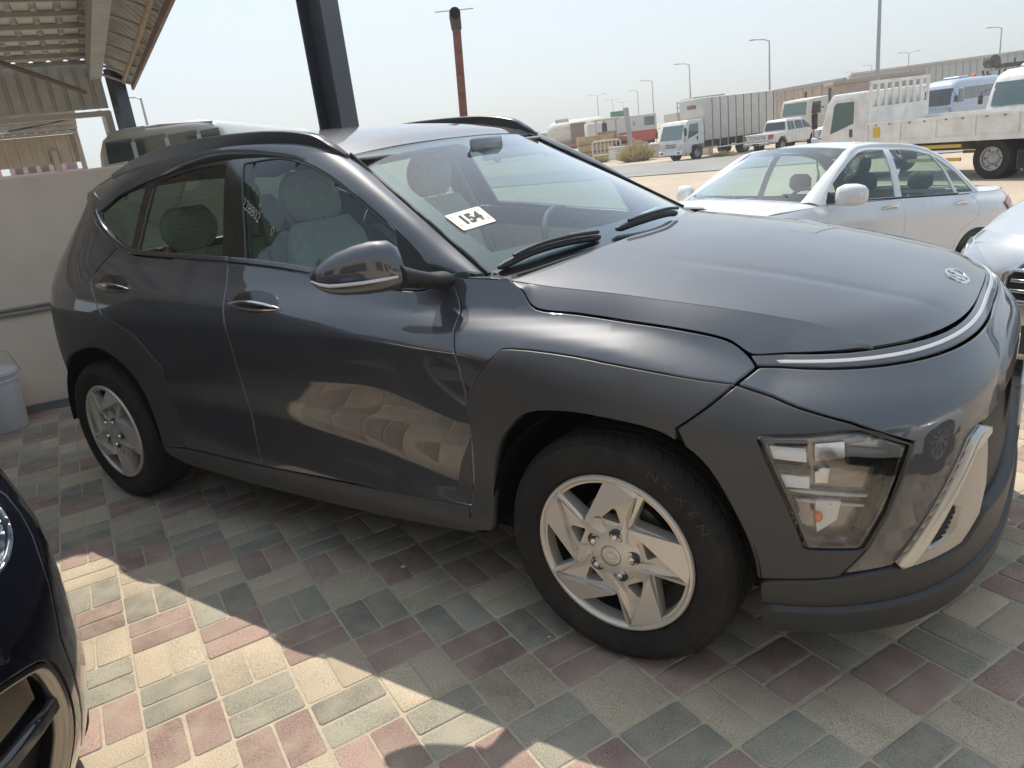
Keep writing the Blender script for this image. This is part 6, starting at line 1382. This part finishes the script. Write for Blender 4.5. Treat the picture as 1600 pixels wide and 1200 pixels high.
MB().obox(C0 + OUT*.34 + Vector((0, 0, -.30)), EA*LA, OUT*.03, (0, 0, .09)).build('eave_fascia', mat('brown fascia', (.20, .14, .12), .7, noise=.2, nscale=4), t)
for k in range(9): MB().tube([C0 + EA*(LA*(k+.3)/9) + Vector((0, 0, -.10)), C0 + EA*(LA*(k+.3)/9) + OUT*.32 + Vector((0, 0, -.24))], .018, 5).build('eave_bracket', PURL, t)
MB().tube([C0 + OUT*.25 + Vector((0, 0, -.20)), C0 + OUT*.24 + EA*LA*.5 + Vector((0, 0, -.23)), C0 + OUT*.25 + EA*LA + Vector((0, 0, -.20))], .025, 8).build('gutter_pipe', mat('rusty pipe', (.34, .25, .19), .7, noise=.2, nscale=8), t, 60)
# end wall of vertical sheets under the far edge, and its beam
for k in range(13): sheet('end_sheet', C0 + EB*(LB*k/13) - EA*.05 + Vector((0, 0, -.50)), EB*(LB/13), (0, 0, .60), 6, SHEET, t, -EA, .03)
MB().obox(C0 + Vector((0, 0, -.60)) - EA*.08, EB*LB, EA*.07, (0, 0, .07)).build('end_beam', mat('pale beam', (.52, .50, .46), .6, dust=.1), t)
MB().tube([C0 + EA*.6 + EB*.25 + Vector((0, 0, -.35)), C0 + EA*3.2 + EB*1.6 + Vector((0, 0, .0))], .028, 8).build('brace', mat('rust brace', (.12, .085, .065), .7), t, 60)
for p, w_, m_ in ((C0 + EA*.05 + OUT*.16, .17, DARKST), (C0 - EA*.10 + EB*.05, .10, mat('pale beam', (.5, .5, .5)))): MB().box((p.x-w_/2, p.y-w_/2, -.6), (p.x+w_/2, p.y+w_/2, 2.98 if w_ > .12 else 2.46)).build('post', m_, t)
MB().tube(cr([C0 + EB*q - EA*.14 + Vector((0, 0, -.52 - s_)) for q, s_ in ((.1, 0), (.9, .12), (2.0, .20), (3.2, .06), (4.2, .10), (5.5, .03))], 5), .012, 5).build('cable', CHASSIS, t)
MB().box(*[tuple(C0 + EB*1.35 - EA*.12 + Vector(q)) for q in ((-.10, -.07, -.70), (.10, .07, -.62))]).build('flood_light', mat('white lamp housing', (.6, .6, .6), .4), t)
t = thing('canopy', 'smaller tan sheet canopy farther off beneath the large canopy at the left edge', 'canopy', (0, 0, 0))
D0 = Vector((-17.05, 6.45, 3.10)); EB2 = Vector((-.40, -.916, 0)); EA2 = Vector((.916, -.40, 0)); TAN = mat('tan sheet', (.40, .33, .25), .7, .1, noise=.1, nscale=3)
for k in range(4): sheet('roof_sheet', D0 + EB2*(5*k/4) + EA2*2.2 + Vector((0, 0, .28)), EB2*(5/4), -EA2*2.2 - Vector((0, 0, .62)), 6, TAN, t, (0, 0, 1))
for k in range(8): MB().obox(D0 + EA2*(2.2*(k+.5)/8) + Vector((0, 0, -.42 + .62*(k+.5)/8)), EB2*5, EA2*.03, (0, 0, .06)).build('purlin', PURL, t)
for k in range(4): sheet('end_sheet', D0 + EB2*(5*k/4) + Vector((0, 0, -.98)), EB2*(5/4), (0, 0, .60), 5, TAN, t, EA2, .025)
for q in (0, 2.6, 5): p = D0 + EB2*q; MB().obox((p.x, p.y, -.6), EB2*.10, EA2*.10, (0, 0, 3.6)).build('post', mat('tan post', (.34, .28, .23), .7), t)
p = D0 + EB2*.5; MB().obox((p.x, p.y, -.6), EB2*.12, EA2*.12, (0, 0, 3.0)).build('post', TAN, t)
# low red and cream buildings over the wall
t = thing('villa', 'low cream and red-brown house with a balustrade seen over the wall at the far left', 'building', (-40.5, 13.2, -.85), 1.22)
MB().box((-5, 0, 0), (4.0, 5, 3.5)).build('wall', mat('villa cream', (.55, .45, .38), .9), t); MB().box((-5.2, -.2, 3.2), (4.2, 5.2, 3.5)).build('roof_edge', PINK, t); MB().box((1.2, .5, 3.5), (4.0, 4, 5.0)).build('upper_wall', PINK, t)
for k in range(16): MB().box((-5+k*.55, -.15, 3.5), (-4.8+k*.55, 0, 4.05)).build('baluster', PINK, t)
MB().box((-5.1, -.2, 4.05), (4.0, .05, 4.2)).build('balustrade_rail', PINK, t)
# ---- wall added behind the camera to bounce sunlight into the shade, mirrored in the doors
t = thing('fill_wall', 'plain cream windowed wall added out of view behind the camera to light the shade, mirrored in the crossover doors', 'building', (-9, -8.6, -.03)); MB().box((0, -.3, 0), (21, 0, 4.4)).build('wall', mat('cream render', (.62, .54, .44), .9, noise=.08, nscale=1.2), t)
for k in range(6): slab('window', [(1.5+3.2*k, 0, .5), (3.6+3.2*k, 0, .5), (3.6+3.2*k, 0, 2.6), (1.5+3.2*k, 0, 2.6)], (0, 1, 0), DGLASS, t, .03)
# ---- desert haze: one closed box of thin even air round everything
hb_ = MB().box((-480, -395, -3), (420, 420, 60)); hm = bpy.data.materials.new('haze air'); hm.use_nodes = True; hn = hm.node_tree; hn.nodes.clear()
ho = hn.nodes.new('ShaderNodeOutputMaterial'); hv = hn.nodes.new('ShaderNodeVolumePrincipled'); hv.inputs['Color'].default_value = (.95, .96, .95, 1); hv.inputs['Density'].default_value = .0016; hv.inputs['Anisotropy'].default_value = .3
hn.links.new(hv.outputs[0], ho.inputs['Volume']); stuff(hb_.build('haze', hm, None))
